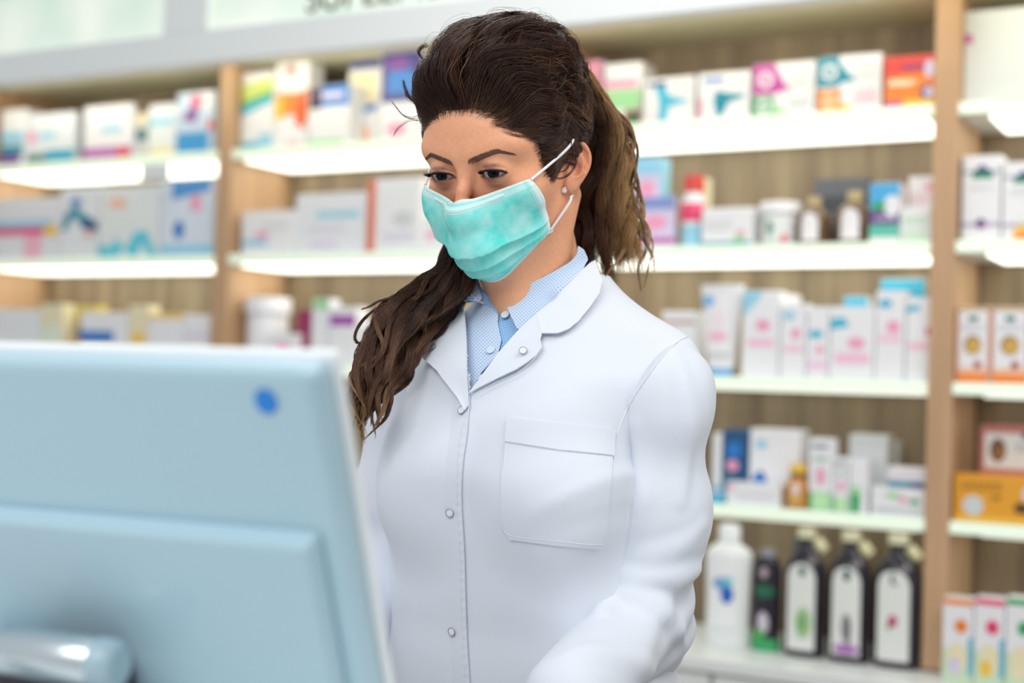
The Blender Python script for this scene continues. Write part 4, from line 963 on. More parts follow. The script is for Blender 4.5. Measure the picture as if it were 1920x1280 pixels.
def brow(s, seed):
    r = np.random.default_rng(seed); n = 760
    t = r.beta(1.1, 1.15, n)
    bx = np.interp(t, [0, .3, .65, 1], [.0095, .024, .040, .0545]); bz = np.interp(t, [0, .3, .65, 1], [.0300, .0352, .0398, .0345]); wd = np.interp(t, [0, .12, .5, .75, 1], [.0024, .0034, .0030, .0021, .0006])
    v = r.uniform(-1, 1, n); x = bx; z = bz+v*wd
    ang = np.interp(t, [0, .15, .5, .7, 1], [75, 40, 20, -12, -35])-v*16+r.normal(0, 5, n)
    L = r.uniform(.0035, .006, n)*np.interp(t, [0, .1, .8, 1], [.7, 1, .9, .6])
    K = 5; P = []
    for i in range(K):
        q = i/(K-1); xx = x+np.cos(np.radians(ang-20*q))*L*q; zz = z+np.sin(np.radians(ang-20*q))*L*q
        p = face_point(xx, zz); p[:, 1] += 0.0002+0.0005*q*(1-q*.5); P.append(p)
    P = np.stack(P, 1); P[..., 0] *= s
    V, F = tubes(from_head(P.reshape(-1, 3)).reshape(n, K, 3), np.linspace(.00012, .00004, K)[None].repeat(n, 0))
    return adopt(np_mesh('eyebrow', V, F, M_BROW, None, colors=r.uniform(0, 1, (n, 1)).repeat(K*3, 0).reshape(-1, 1).repeat(3, 1).astype(F32)))
brow(1, 3); brow(-1, 4)
# ---- face mask
def mask_mat():
    m = bpy.data.materials.new('mask_fabric'); m.use_nodes = True; nt = m.node_tree; b = nt.nodes['Principled BSDF']; L = nt.links.new
    uv = nt.nodes.new('ShaderNodeUVMap'); uv.uv_map = 'UVMap'; sp = nt.nodes.new('ShaderNodeSeparateXYZ'); L(uv.outputs['UV'], sp.inputs[0])
    def math_(op, a, b_=None, c=None):
        n = nt.nodes.new('ShaderNodeMath'); n.operation = op
        for i, x in enumerate((a, b_, c)):
            if x is None: continue
            if isinstance(x, (int, float)): n.inputs[i].default_value = x
            else: L(x, n.inputs[i])
        return n.outputs[0]
    U_, V_ = sp.outputs['X'], sp.outputs['Y']
    au = math_('ABSOLUTE', U_)
    n1 = nt.nodes.new('ShaderNodeTexNoise'); n1.inputs['Scale'].default_value = 3.2; n1.inputs['Detail'].default_value = 5; n1.inputs['Roughness'].default_value = .6; L(uv.outputs['UV'], n1.inputs['Vector'])
    cr = nt.nodes.new('ShaderNodeValToRGB'); e = cr.color_ramp.elements; e[0].position = .36; e[0].color = rgb(98, 226, 217); e[1].position = .64; e[1].color = rgb(178, 241, 236); L(n1.outputs['Fac'], cr.inputs['Fac'])
    edge = math_('MAXIMUM', math_('MAXIMUM', math_('LESS_THAN', V_, .022), math_('GREATER_THAN', V_, .95)), math_('GREATER_THAN', au, .95))
    band = math_('MULTIPLY', math_('LESS_THAN', V_, .125), .45)
    wire = math_('MULTIPLY', math_('MULTIPLY', math_('LESS_THAN', math_('ABSOLUTE', math_('SUBTRACT', V_, .079)), .012), math_('LESS_THAN', au, .62)), .8)
    fold = math_('MULTIPLY', math_('GREATER_THAN', au, .90), .5)
    w = math_('MAXIMUM', math_('MAXIMUM', edge, band), math_('MAXIMUM', fold, wire))
    mx = nt.nodes.new('ShaderNodeMix'); mx.data_type = 'RGBA'; L(w, mx.inputs['Factor']); L(cr.outputs['Color'], mx.inputs[6]); mx.inputs[7].default_value = rgb(228, 246, 246)
    def dots(coord, pos, along, per, wd):
        a = math_('LESS_THAN', math_('ABSOLUTE', math_('SUBTRACT', coord, pos)), wd)
        return math_('MULTIPLY', a, math_('GREATER_THAN', math_('FRACT', math_('MULTIPLY', along, per)), .5))
    d = math_('MAXIMUM', dots(V_, .042, U_, 62, .004), dots(V_, .118, U_, 62, .004))
    d = math_('MAXIMUM', d, math_('MAXIMUM', dots(au, .905, V_, 40, .005), dots(au, .925, V_, 40, .004)))
    mx2 = nt.nodes.new('ShaderNodeMix'); mx2.data_type = 'RGBA'; L(math_('MULTIPLY', d, .75), mx2.inputs['Factor']); L(mx.outputs[2], mx2.inputs[6]); mx2.inputs[7].default_value = rgb(70, 160, 165)
    L(mx2.outputs[2], b.inputs['Base Color']); b.inputs['Roughness'].default_value = .75; b.inputs['Specular IOR Level'].default_value = .25
    bp = nt.nodes.new('ShaderNodeBump'); bp.inputs['Strength'].default_value = .25; bp.inputs['Distance'].default_value = .0006
    n2 = nt.nodes.new('ShaderNodeTexNoise'); n2.inputs['Scale'].default_value = 90; L(uv.outputs['UV'], n2.inputs['Vector']); L(n2.outputs['Fac'], bp.inputs['Height']); L(bp.outputs['Normal'], b.inputs['Normal'])
    return m
def form_sdf(q):
    m = np.stack([np.abs(q[..., 0]), q[..., 1], q[..., 2]], -1)
    d = skull_sdf(q)
    t = chain(m, [(0, .099, -.014), (0, .1005, -.022), (0, .086, -.053), (0, .066, -.074)], [.008, .0105, .018, .020], .01)
    d = smin(d, t, .016)
    return d-.0022
NU, NV = 181, 141
uu, vv = np.meshgrid(np.linspace(-1, 1, NU), np.linspace(0, 1, NV), indexing='ij')
TOPXF = [(0, .1070), (.0075, .1010), (.018, .0935), (.030, .0860), (.046, .0765), (.0635, .0630)]
def on_line(x, f, A, B):
    """height at which the point (x, f) of the head lies on the photo line A-B"""
    lo_, hi_ = -.03, .03
    for _ in range(30):
        z = (lo_+hi_)/2; p = to_px(from_head([[x, f, z]]))[0]
        yl = A[1]+(B[1]-A[1])*(p[0]-A[0])/(B[0]-A[0])
        if p[1] > yl: lo_ = z
        else: hi_ = z
    return z
top = catmull([(x, f, on_line(x, f, (851, 386), (989, 337))) for x, f in TOPXF], 24)
TR = tuple(top[-1])
side = catmull([TR, (.0675, .052, -.014), (.0675, .041, -.036), (.0635, .0285, -.0600)], 24)
bot = catmull([(0, .066, -.0985), (.018, .062, -.0955), (.036, .051, -.0855), (.052, .040, -.0705), (.0635, .0285, -.0600)], 24)
mid = catmull([tuple(top[0]), (0, .1135, -.022), (0, .1105, -.040), (0, .1025, -.060), (0, .088, -.080), (0, .066, -.0985)], 24)
def samp(c, t):
    L_ = np.concatenate([[0], np.cumsum(np.linalg.norm(np.diff(c, axis=0), axis=1))]); L_ /= L_[-1]
    return np.stack([np.interp(t, L_, c[:, i]) for i in range(3)], -1)
au_ = np.abs(uu)
A = samp(top, au_); B = samp(bot, au_); Cm = samp(mid, vv); Dm = samp(side, vv); a_ = au_[..., None]; v_ = vv[..., None]
P0, P1, P2, P3 = top[0], top[-1], bot[0], bot[-1]
MP = (1-v_)*A+v_*B+(1-a_)*Cm+a_*Dm-((1-a_)*(1-v_)*P0+a_*(1-v_)*P1+(1-a_)*v_*P2+a_*v_*P3)
MP[..., 0] *= np.sign(uu+1e-9)
sh = MP.shape; Q = MP.reshape(-1, 3).astype(F32)
inner = (np.minimum(1-au_, np.minimum(vv, 1-vv))).reshape(-1)
for _ in range(6):
    d = form_sdf(Q); g = grad(form_sdf, Q); s = np.where(d < 0, d, 0.0)
    # slack: settle gently towards the face where the cloth hangs free near its rim
    s = s+np.where(d > 0, d*0.25*np.exp(-inner/.06), 0)*(vv.reshape(-1) > .1)
    Q = (Q-s[:, None]*g/np.maximum((g*g).sum(1), .3)[:, None]).astype(F32)
# smooth so that lids, nose and cheeks do not print through
G = Q.reshape(sh)
for _ in range(70):
    H = G.copy(); H[1:-1, 1:-1] = .25*(G[:-2, 1:-1]+G[2:, 1:-1]+G[1:-1, :-2]+G[1:-1, 2:]); G = H
Q = G.reshape(-1, 3).astype(F32); dd_ = skull_sdf(Q)-.0016; gg_ = grad(skull_sdf, Q); Q = (Q-np.where(dd_ < 0, dd_, 0)[:, None]*gg_).astype(F32); G = Q.reshape(sh)
for _ in range(6):
    H = G.copy(); H[1:-1, 1:-1] = .25*(G[:-2, 1:-1]+G[2:, 1:-1]+G[1:-1, :-2]+G[1:-1, 2:]); G = H
Nn = normals(form_sdf, G.reshape(-1, 3).astype(F32)).reshape(sh)
pl = np.zeros(uu.shape)
for c0, c1_, amp, wd in ((.52, .76, .0052, .10), (.68, .87, .0044, .09), (.82, .93, .0038, .08)):
    c = c0+(c1_-c0)*au_**1.6
    x = vv-c
    pl += amp*np.where(x < 0, np.exp(x/wd), -.25*np.exp(-x/(wd*.7))+0)*(1-.8*au_**3)*np.where(x < 0, 1, 1)
pl += .0010*np.exp(-((vv-.078)/.018)**2)*(au_ < .62)                       # nose wire
pl += .0007*np.sin(vv*19+uu*7)*np.exp(-((au_-.9)/.2)**2)

G = G+Nn*pl[..., None]
bl = np.exp(-((uu+.80)/.34)**2)*np.exp(-((vv-.50)/.36)**2)      # the cloth stands off her right cheek
G = G+bl[..., None]*np.array([-.011, .008, 0.0])
ii = np.arange(NU-1)[:, None]*NV; jj = np.arange(NV-1)[None]
MF = np.stack([ii+jj, ii+jj+1, ii+NV+jj+1, ii+NV+jj], -1).reshape(-1, 4)[:, ::-1]
W = from_head(G.reshape(-1, 3))
mk = adopt(np_mesh('face_mask', W, MF, mask_mat(), None, uvs=np.stack([uu.ravel(), vv.ravel()], 1)))
mk['label'] = 'pleated green surgical mask'
sd = mk.modifiers.new('thickness', 'SOLIDIFY'); sd.thickness = .0007; sd.offset = -1
M_LOOP = mat((236, 232, 236), 0.7, 'white_elastic')
def rope(name, pts, r, m, parent, flat=1.0):
    S = catmull(pts, 8); n0 = len(S)
    for _ in range(4):
        d = chunk_eval(head_sdf, S.astype(F32)); g = grad(head_sdf, S.astype(F32)); k = np.where(d < r*1.05, r*1.05-d, 0); k[0] = k[-1] = 0; S = S+g*k[:, None]
    S = S[None]; V, F = tubes(S, np.full(S.shape[:2], r), 10)
    o = np_mesh(name, V, F, m, None); return adopt(o, parent) if parent is person else sub_adopt(o, parent)
def sub_adopt(o, parent):
    o.parent = parent
    return o
for s in (1, -1):
    c0 = G[-1 if s > 0 else 0, 3].copy(); c1 = G[-1 if s > 0 else 0, -4].copy()
    up = [c0, (s*.0730, .045, .0135), (s*.0790, .022, .0215), (s*.0815, .004, .0280), (s*.0800, -.006, .0315), (s*.0720, -.018, .027), (s*.0690, -.030, .004), (s*.0670, -.028, -.014), (s*.0655, -.018, -.024), (s*.0690, -.004, -.0275), (s*.0715, .006, -.0325), c1]
    rope('ear_loop', from_head(np.array(up)), .0015, M_LOOP, mk)
    q = from_head([c1, c1+np.array([-s*.002, -.010, .0035]), c1+np.array([-s*.002, -.0075, -.0035]), c1+np.array([0, .004, -.003])])
    g = MB(); n_ = (from_head([c1+np.array([s*.0006, 0, 0])])[0]-q[0]); g.add(list(q)+[p+n_ for p in q], [(0, 1, 2, 3), (4, 5, 6, 7), (0, 1, 5, 4), (1, 2, 6, 5), (2, 3, 7, 6), (3, 0, 4, 7)], mat((214, 242, 240), .7, 'mask_edge'))
    sub_adopt(g.build('tab'), mk)
# ---- earrings
for s in (1, -1):
    t = from_head([[s*.0735, .0005, -.0225]])[0]
    w = march(head_sdf, [(1058, 355)])[0] if s > 0 else None
    if s > 0: t = w; tl = to_head(np.array([t]))[0]
    else: t = from_head([[-tl[0], tl[1], tl[2]]])[0]
    nrm = normals(head_sdf, np.array([t], F32))[0]
    g = MB(); g.lathe([(.0008, -.001), (.0036, 0), (.0040, .0008), (.0036, .0018), (.0027, .0022)], mat((225, 225, 230), .12, 'silver', metal=1.0), n=20)
    g.lathe([(.0026, .0022), (.0022, .0034), (.0012, .0038)], mat((246, 246, 250), .03, 'clear_stone', spec=1.0, coat=1.0), n=8, smooth=False)
    for a in range(12):
        aa = a*math.pi/6; g.lathe([(.0003, .0028), (.0005, .0022), (.0004, .0012)], mat((225, 225, 230), .12, 'silver', metal=1.0), n=6, cx=.0032*math.cos(aa), cy=.0032*math.sin(aa))
    o = g.build('earring'); o.parent = person; o.matrix_parent_inverse = PI_
    o.matrix_world = Matrix.Translation(Vector(t+nrm*.0006)) @ Vector(nrm).to_track_quat('Z', 'Y').to_matrix().to_4x4()
# ------------------------------------------------------------------ lab coat and shirt
def cotton(name, col, bump=.15, rough=.8):
    m = bpy.data.materials.new(name); m.use_nodes = True; nt = m.node_tree; b = nt.nodes['Principled BSDF']; L = nt.links.new
    b.inputs['Base Color'].default_value = rgb(*col); b.inputs['Roughness'].default_value = rough; b.inputs['Specular IOR Level'].default_value = .2
    b.inputs['Sheen Weight'].default_value = .15
    tc = nt.nodes.new('ShaderNodeTexCoord'); mp = nt.nodes.new('ShaderNodeMapping'); L(tc.outputs['Object'], mp.inputs['Vector']); mp.inputs['Scale'].default_value = (1, 1, .35)
    n = nt.nodes.new('ShaderNodeTexNoise'); n.inputs['Scale'].default_value = 26; n.inputs['Detail'].default_value = 3; L(mp.outputs['Vector'], n.inputs['Vector'])
    bp = nt.nodes.new('ShaderNodeBump'); bp.inputs['Strength'].default_value = bump; bp.inputs['Distance'].default_value = .006; L(n.outputs['Fac'], bp.inputs['Height'])
    w = nt.nodes.new('ShaderNodeTexNoise'); w.inputs['Scale'].default_value = 1400; L(tc.outputs['Object'], w.inputs['Vector'])
    b2 = nt.nodes.new('ShaderNodeBump'); b2.inputs['Strength'].default_value = .15; b2.inputs['Distance'].default_value = .0004; L(w.outputs['Fac'], b2.inputs['Height']); L(bp.outputs['Normal'], b2.inputs['Normal'])
    L(b2.outputs['Normal'], b.inputs['Normal'])
    return m
M_COAT = cotton('white_coat_cotton', (219, 224, 234))
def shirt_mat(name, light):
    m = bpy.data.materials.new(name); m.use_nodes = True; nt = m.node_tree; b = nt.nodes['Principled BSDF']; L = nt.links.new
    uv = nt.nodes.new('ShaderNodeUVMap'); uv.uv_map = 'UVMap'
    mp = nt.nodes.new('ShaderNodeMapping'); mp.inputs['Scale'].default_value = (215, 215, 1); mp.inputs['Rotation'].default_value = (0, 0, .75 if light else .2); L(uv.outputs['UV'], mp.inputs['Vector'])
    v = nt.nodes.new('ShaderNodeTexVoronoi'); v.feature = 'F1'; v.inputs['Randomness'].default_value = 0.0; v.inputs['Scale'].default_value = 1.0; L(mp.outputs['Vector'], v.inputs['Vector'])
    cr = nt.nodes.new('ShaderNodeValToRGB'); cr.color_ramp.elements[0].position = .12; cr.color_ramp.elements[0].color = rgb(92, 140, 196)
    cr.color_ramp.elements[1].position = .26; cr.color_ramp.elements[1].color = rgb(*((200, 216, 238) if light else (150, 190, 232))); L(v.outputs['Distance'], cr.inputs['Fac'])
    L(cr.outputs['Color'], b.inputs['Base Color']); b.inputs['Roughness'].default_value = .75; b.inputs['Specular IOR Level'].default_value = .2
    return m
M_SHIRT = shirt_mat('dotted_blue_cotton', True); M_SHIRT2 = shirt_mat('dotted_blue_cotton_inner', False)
def waves(q, *terms):
    d = 0
    for (kx, ky, kz, ph, a) in terms: d = d+a*np.sin(q[..., 0]*kx+q[..., 1]*ky+q[..., 2]*kz+ph)
    return d
def coat_torso(P):
    d = torso_sdf(P, 0.012)
    q = to_body(P); x, f, z = q[..., 0], q[..., 1], q[..., 2]
    low = 1-sstep(z, 1.05, 1.25)
    w = low*(.0035*np.sin(x*38+3*z+.5)+.0022*np.sin(x*71-6*z+2.0))*(f > -.05)
    hi = sstep(z, 1.12, 1.3)*(1-sstep(z, 1.37, 1.42))
    w = w+hi*waves(q, (40, 30, -52, .4, .0020), (66, 20, -30, 1.7, .0012), (24, 10, 60, .9, .0012))
    # drawn folds from the armpit over the chest
    w = w+.0022*np.exp(-((z-1.23-.55*(x-.11))/.010)**2)*sstep(x, .055, .10)*(f > 0)
    w = w-.0022*np.exp(-((z-1.20-.35*(x-.11))/.014)**2)*sstep(x, .06, .11)*(f > 0)
    return d-w
def sleeve_base(s):
    def fn(P):
        q = to_body(P)
        sh, el, wr = np.array(SH[s]), np.array(EL[s]), np.array(WR[s])
        md = (sh+el)/2+np.array([s*.006, .002, 0]); d1 = chain(q, [sh, md, el], [.0535, .0555, .0500], .02); d2 = cap(q, el, wr, .0500, .0405)
        d = smin(d1, d2, .03)
        d = smin(d, ell(q, (sh[0]-s*.012, sh[1], sh[2]-.004), (.062, .058, .055)), .03)
        return d
    return fn
SB = sleeve_base(1)
FOLDS = []
def fold_path(px, rs, depth):
    c = catmull([p+(r,) for p, r in zip(px, rs)], 4)
    P = march(SB, c[:, :2]); n = normals(SB, P)
    FOLDS.append((P-n*depth, c[:, 2]))
fold_path([(1128, 1118), (1136, 1094), (1166, 1080), (1210, 1086), (1262, 1082), (1300, 1068)], [.010, .014, .016, .013, .010, .004], .000)
fold_path([(1126, 1148), (1160, 1120), (1215, 1132), (1262, 1168), (1285, 1205)], [.008, .014, .014, .010, .004], .003)
fold_path([(1146, 1000), (1168, 1030), (1215, 1040), (1275, 1020), (1320, 985)], [.003, .007, .008, .006, .002], .005)
fold_path([(1190, 800), (1200, 870), (1196, 940), (1180, 1010)], [.003, .008, .008, .003], .006)
fold_path([(1262, 660), (1284, 740), (1290, 840), (1278, 940)], [.003, .007, .008, .003], .006)
fold_path([(1225, 1260), (1180, 1235), (1110, 1225), (1060, 1235)], [.003, .007, .008, .003], .005)
ARMHOLE = catmull([(1310, 612), (1291, 630), (1270, 641), (1240, 671), (1217, 702), (1191, 740), (1169, 781), (1157, 816), (1150, 870)], 3)
ARMPOLY = np.concatenate([ARMHOLE, [(1040, 870), (1040, 540), (1310, 540)]])
def coat_sleeve(s):
    base = sleeve_base(s)
    def fn(P):
        d = base(P); q = to_body(P)
        if s == 1:
            for pts, rs in FOLDS:
                lo_, hi_ = pts.min(0)-.05, pts.max(0)+.05
                m = ((P > lo_) & (P < hi_)).all(-1)
                if m.any():
                    dd = d.copy(); dd[m] = smin(d[m], chain(P[m].astype(F32), pts, rs), .014); d = dd
        if s == 1:
            m = (P[:, 2] > 1.20) & (q[..., 1] > -.05) & (np.abs(d) < .08)
            if m.any():
                px = to_px(P[m]); ins = in_poly(px, ARMPOLY); ds = np.full(len(px), 1e9)
                for i in range(len(ARMHOLE)-1):
                    a, b = ARMHOLE[i], ARMHOLE[i+1]; ab = b-a; t = np.clip(((px-a)@ab)/(ab@ab), 0, 1); ds = np.minimum(ds, np.linalg.norm(px-a-t[:, None]*ab, axis=1))
                dd = d.copy(); dd[m] += (ins*.020*sstep(ds, 0, 18)).astype(F32); d = dd
        w = waves(q, (30, 22, 34, .3, .0016), (-48, 40, 40, 1.0, .0011), (10, 12, 90, 2.0, .0008))
        el = np.exp(-(vlen(q-np.array(EL[s], F32))/.09)**2)
        w = w+el*.0025*np.sin(q[..., 2]*150+q[..., 1]*90)
        return d-w
    return fn
def coat_all(P):
    return np.minimum(coat_torso(P), SLV(P))
SLV = coat_sleeve(1)
# the roll of cloth round the neck that collar and lapels lie on
def collar_form(P):
    d = coat_torso(P); q = to_body(P)
    ring = catmull([(-.052, .045, 1.412), (-.066, .010, 1.436), (-.058, -.034, 1.452), (0, -.064, 1.462), (.058, -.034, 1.458), (.066, .006, 1.440), (.056, .042, 1.412)], 3)
    return smin(d, chain(q, ring, np.full(len(ring), .010)), .022)
coat = bpy.data.objects.new('lab_coat', None); SC.collection.objects.link(coat); adopt(coat); coat['label'] = 'white lab coat'
def coat_adopt(o): o.parent = coat; return o
LAPEL_IN = [(882, 741), (910, 702), (938, 665), (975, 624), (1011, 591), (1044, 564), (1065, 538), (1086, 513), (1102, 494)]
cV, cF = mesh_sdf(coat_torso, (-.30, 1.25, .56), (.34, 1.86, 1.50), .0040, newton=3)
cen = cV[cF].mean(1); cpx = to_px(cen); cb = to_body(cen)
hole = np.array([(884, 732), (918, 706), (946, 671), (983, 632), (1020, 598), (1052, 570), (1075, 543), (1096, 517), (1120, 480), (1120, 300), (830, 300), (845, 560), (862, 600), (873, 660)])
rm = (in_poly(cpx, hole) & (cb[:, 1] > -.03) & (cb[:, 2] > 1.2)) | (cb[:, 2] > 1.452) | (vlen(cb[:, :2]*np.array([1, 1.1])-np.array([0, -.005])) < .060)*(cb[:, 2] > 1.38) | (cb[:, 2] < .60)
cV, cF, _ = keep(cV, cF, ~rm)
o = coat_adopt(np_mesh('coat_body', cV, cF, M_COAT)); sdm = o.modifiers.new('thickness', 'SOLIDIFY'); sdm.thickness = .0012; sdm.offset = -1
for s in (1, -1):
    fn = SLV if s == 1 else coat_sleeve(-1)
    lo_ = from_body([[SH[s][0]-.09, -.09, 0], [SH[s][0]+.09, -.09, 0], [WR[s][0]-.09, .34, 0], [WR[s][0]+.09, .34, 0]])
    sV, sF = mesh_sdf(fn, (lo_[:, 0].min(), lo_[:, 1].min(), .96), (lo_[:, 0].max(), lo_[:, 1].max(), 1.44), .0036, newton=3)
    coat_adopt(np_mesh('sleeve', sV, sF, M_COAT))
def pc(name, fn, poly, off, m, **k):
    return coat_adopt(cloth_piece(name, fn, np.array(poly, float), off, m, None, **k))
# front closing edge (her right front lies over the left)
edge = catmull([(883, 741), (882, 760), (877, 815), (869, 871), (867, 939), (873, 1042), (877, 1176), (883, 1290), (886, 1330)], 6)
left = edge[::-1]+np.array([-48, 0])
def plk_lift(v, ed):
    ex = np.interp(v[:, 1], edge[:, 1], edge[:, 0]); return -.0052*np.clip((ex-v[:, 0])/48, 0, 1)+.0004*np.sin(v[:, 1]*.35)*np.exp(-((ex-v[:, 0]-7)/5)**2)
pc('placket', coat_torso, np.concatenate([edge, left]), .0036, M_COAT, step=4.5, thick=.0020, lift=plk_lift)
# lapels and collar
def roll(poly_in, h, w=9.0):
    line = np.array(poly_in, float)
    def f(v, ed):
        d = np.full(len(v), 1e9)
        for i in range(len(line)-1):
            a, b = line[i], line[i+1]; ab = b-a; t = np.clip(((v-a)@ab)/(ab@ab), 0, 1); d = np.minimum(d, np.linalg.norm(v-a-t[:, None]*ab, axis=1))
        return h*np.exp(-d/w)*0+.0035*(1-np.exp(-ed/14.0))*-.35+.0028*np.clip(d/60, 0, 1)
    return f
pc('lapel', coat_torso, [(882, 741), (910, 702), (938, 665), (975, 624), (1009, 593), (1013, 612), (1017, 631), (1014, 642), (1017, 657), (1005, 674), (990, 686), (971, 698), (934, 714), (899, 731)], .0052, M_COAT, step=4, thick=.0016, lift=roll(LAPEL_IN[:5], .003))
pc('collar', collar_form, [(1009, 592), (1044, 564), (1065, 538), (1086, 513), (1101, 495), (1109, 490), (1115, 505), (1124, 531), (1118, 556), (1099, 588), (1084, 609), (1065, 624), (1046, 631), (1016, 631)], .0050, M_COAT, step=4, thick=.0018, lift=roll(LAPEL_IN[4:], .003))
pc('lapel', coat_torso, [(883, 742), (881, 700), (880, 650), (877, 600), (872, 566), (858, 566), (838, 596), (818, 634), (800, 671), (806, 682), (830, 702), (848, 726), (865, 751), (877, 775), (884, 764)], .0066, M_COAT, step=4, thick=.0016, lift=roll([(883, 742), (880, 650), (872, 566)], .003))
pc('collar', collar_form, [(872, 566), (866, 540), (850, 540), (825, 570), (800, 610), (812, 640), (838, 598), (858, 568)], .0060, M_COAT, step=4, thick=.0018)
# pocket
pk = pc('pocket', coat_torso, [(953, 785), (1055, 797), (1150, 807), (1147, 856), (1142, 930), (1136, 1008), (1124, 1028), (1040, 1021), (957, 1010), (939, 983), (943, 900), (948, 830)], .0020, M_COAT, step=5, thick=.0030)
hm = cloth_piece('pocket_hem', coat_torso, np.array([(952, 783), (1055, 795), (1151, 805), (1148, 855), (1050, 845), (949, 828)], float), .0030, M_COAT, None, step=5, thick=.0030); hm.parent = coat
st_ = []
M_SEAM = cotton('seam_thread', (222, 227, 235))
def seam(px, fn, off, r=.00035, parent=None):
    c = catmull(px, 6); P = march(fn, c); P = P+normals(fn, P)*off
    V, F = tubes(P[None], np.full((1, len(P)), r), 6); o = np_mesh('seam', V, F, M_SEAM); o.parent = parent or coat
    return o
seam([(946, 830), (943, 900), (945, 980), (960, 1002), (1040, 1012), (1120, 1019), (1130, 1004), (1137, 930), (1141, 856)], coat_torso, .0021)
seam([(948, 829), (1050, 846), (1147, 856)], coat_torso, .0025)
# press studs
def stud(px, fn, off, dark=False):
    P = march(fn, [px])[0]; n = normals(fn, np.array([P], F32))[0]
    g = MB(); g.lathe([(.0037, 0), (.0042, .0003), (.0043, .0007), (.0040, .0009), (.0037, .0007)], mat((150, 150, 156), .35, 'stud_steel', metal=.7), n=24, cap=False)
    g.lathe([(.0037, .0005), (.0015, .0007)], mat((226, 230, 236) if not dark else (150, 146, 146), .4, 'stud_face'), n=20)
    o = g.build('snap_button'); o.parent = coat; o.matrix_world = Matrix.Translation(Vector(P+n*off)) @ Vector(n).to_track_quat('Z', 'Y').to_matrix().to_4x4()
for px, off in (((869, 772), .0044), ((845, 960), .0030), ((850, 1183), .0030), ((983, 665), .0088), ((824, 660), .0100)):
    stud(px, coat_torso, off, px[0] == 824)
# shirt
shirt = bpy.data.objects.new('shirt', None); SC.collection.objects.link(shirt); adopt(shirt); shirt['label'] = 'light blue dotted shirt with open collar'
def shirt_form(P):
    d = torso_sdf(P, 0.0); q = to_body(P)
    nk = chain(P.astype(F32), [NECK_W[1], NECK_W[2]], [.0535, .060])
    d = smin(d, smax(nk, q[..., 2]-1.47, .01), .02)
    return d
def ps(name, poly, off, m, fn=shirt_form, **k):
    o = cloth_piece(name, fn, np.array(poly, float), off, m, None, **k); o.parent = shirt; return o
ps('shirt_front', [(862, 560), (896, 566), (922, 577), (937, 592), (935, 606), (942, 641), (935, 668), (905, 700), (884, 742), (868, 742), (862, 640)], .003, M_SHIRT, step=4)
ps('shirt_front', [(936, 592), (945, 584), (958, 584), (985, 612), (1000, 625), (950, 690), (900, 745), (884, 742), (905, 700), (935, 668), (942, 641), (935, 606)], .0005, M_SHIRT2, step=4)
def shirt_collar_form(P):
    q = to_body(P)
    ring = catmull([(-.056, .060, 1.418), (-.064, .018, 1.446), (-.052, -.030, 1.466), (0, -.056, 1.476), (.052, -.030, 1.470), (.059, .008, 1.452), (.047, .046, 1.424)], 3)
    return smin(shirt_form(P), chain(q, ring, np.full(len(ring), .006)), .02)
ps('collar', [(947, 562), (971, 545), (1004, 527), (1039, 508), (1063, 492), (1075, 478), (1077, 464), (1086, 470), (1097, 496), (1092, 514), (1072, 545), (1050, 572), (1018, 598), (985, 626), (973, 624), (962, 600), (955, 582)], .0070, M_SHIRT, fn=shirt_collar_form, step=4, thick=.0014)
ps('collar', [(884, 506), (894, 517), (901, 545), (903, 565), (896, 568), (882, 566), (869, 571), (864, 560), (872, 534)], .0070, M_SHIRT, fn=shirt_collar_form, step=3, thick=.0014)
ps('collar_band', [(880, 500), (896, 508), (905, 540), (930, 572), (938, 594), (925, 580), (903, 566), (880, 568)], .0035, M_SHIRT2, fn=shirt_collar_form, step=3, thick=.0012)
# dark gap inside the collar band at the back of the neck
for px in ((950, 594), (923, 660), (908, 712)):
    P = march(shirt_form, [px])[0]; n = normals(shirt_form, np.array([P], F32))[0]
    g = MB(); g.lathe([(.0046, 0), (.0050, .0006), (.0046, .0012), (.0038, .0010)], mat((206, 222, 236), .3, 'shirt_button_plastic'), n=20)
    o = g.build('button'); o.parent = shirt; o.matrix_world = Matrix.Translation(Vector(P+n*.0036)) @ Vector(n).to_track_quat('Z', 'Y').to_matrix().to_4x4()

seam([(1291, 630), (1270, 641), (1240, 671), (1217, 702), (1191, 740), (1169, 781), (1157, 816), (1150, 860)], coat_all, .0003, .0006)
seam([(892, 745), (934, 722), (975, 704), (1000, 683), (1013, 663)], coat_torso, .0072, .0003)
seam([(869, 800), (861, 860), (859, 939), (865, 1042), (869, 1176), (875, 1290)], coat_torso, .0030, .0003)
# ------------------------------------------------------------------ hair
M_HAIR = hair_mat('dark_brown_hair', (30, 19, 20), (204, 164, 112), .36)
e_ = M_HAIR.node_tree.nodes['Color Ramp'].color_ramp.elements.new(.5); e_.color = rgb(98, 66, 50)
M_CAP = mat((26, 17, 19), .9, 'hair_underlayer', spec=.05)
HC = np.array([0, -.012, .045])
HL = np.array([(.2, .081), (.0795, .081), (.0760, .0795), (.0745, .0755), (.0734, .0645), (.0677, .0570), (.0585, .0525), (.052, .043), (.0465, .022), (.0435, .004), (.034, -.006), (.022, -.002), (.010, .008), (-.0036, .026), (-.016, .0365), (-.028, .034), (-.038, .012), (-.046, -.03), (-.08, -.05), (-.3, -.05), (-.3, .3), (.2, .3)])
NT, NP = 150, 300
th_ = np.linspace(0, math.pi, NT); ph_ = np.linspace(-math.pi, math.pi, NP)
TT, PP = np.meshgrid(th_, ph_, indexing='ij')
DIR = np.stack([np.sin(TT)*np.sin(PP), np.sin(TT)*np.cos(PP), np.cos(TT)], -1)      # PP = 0 looks forward
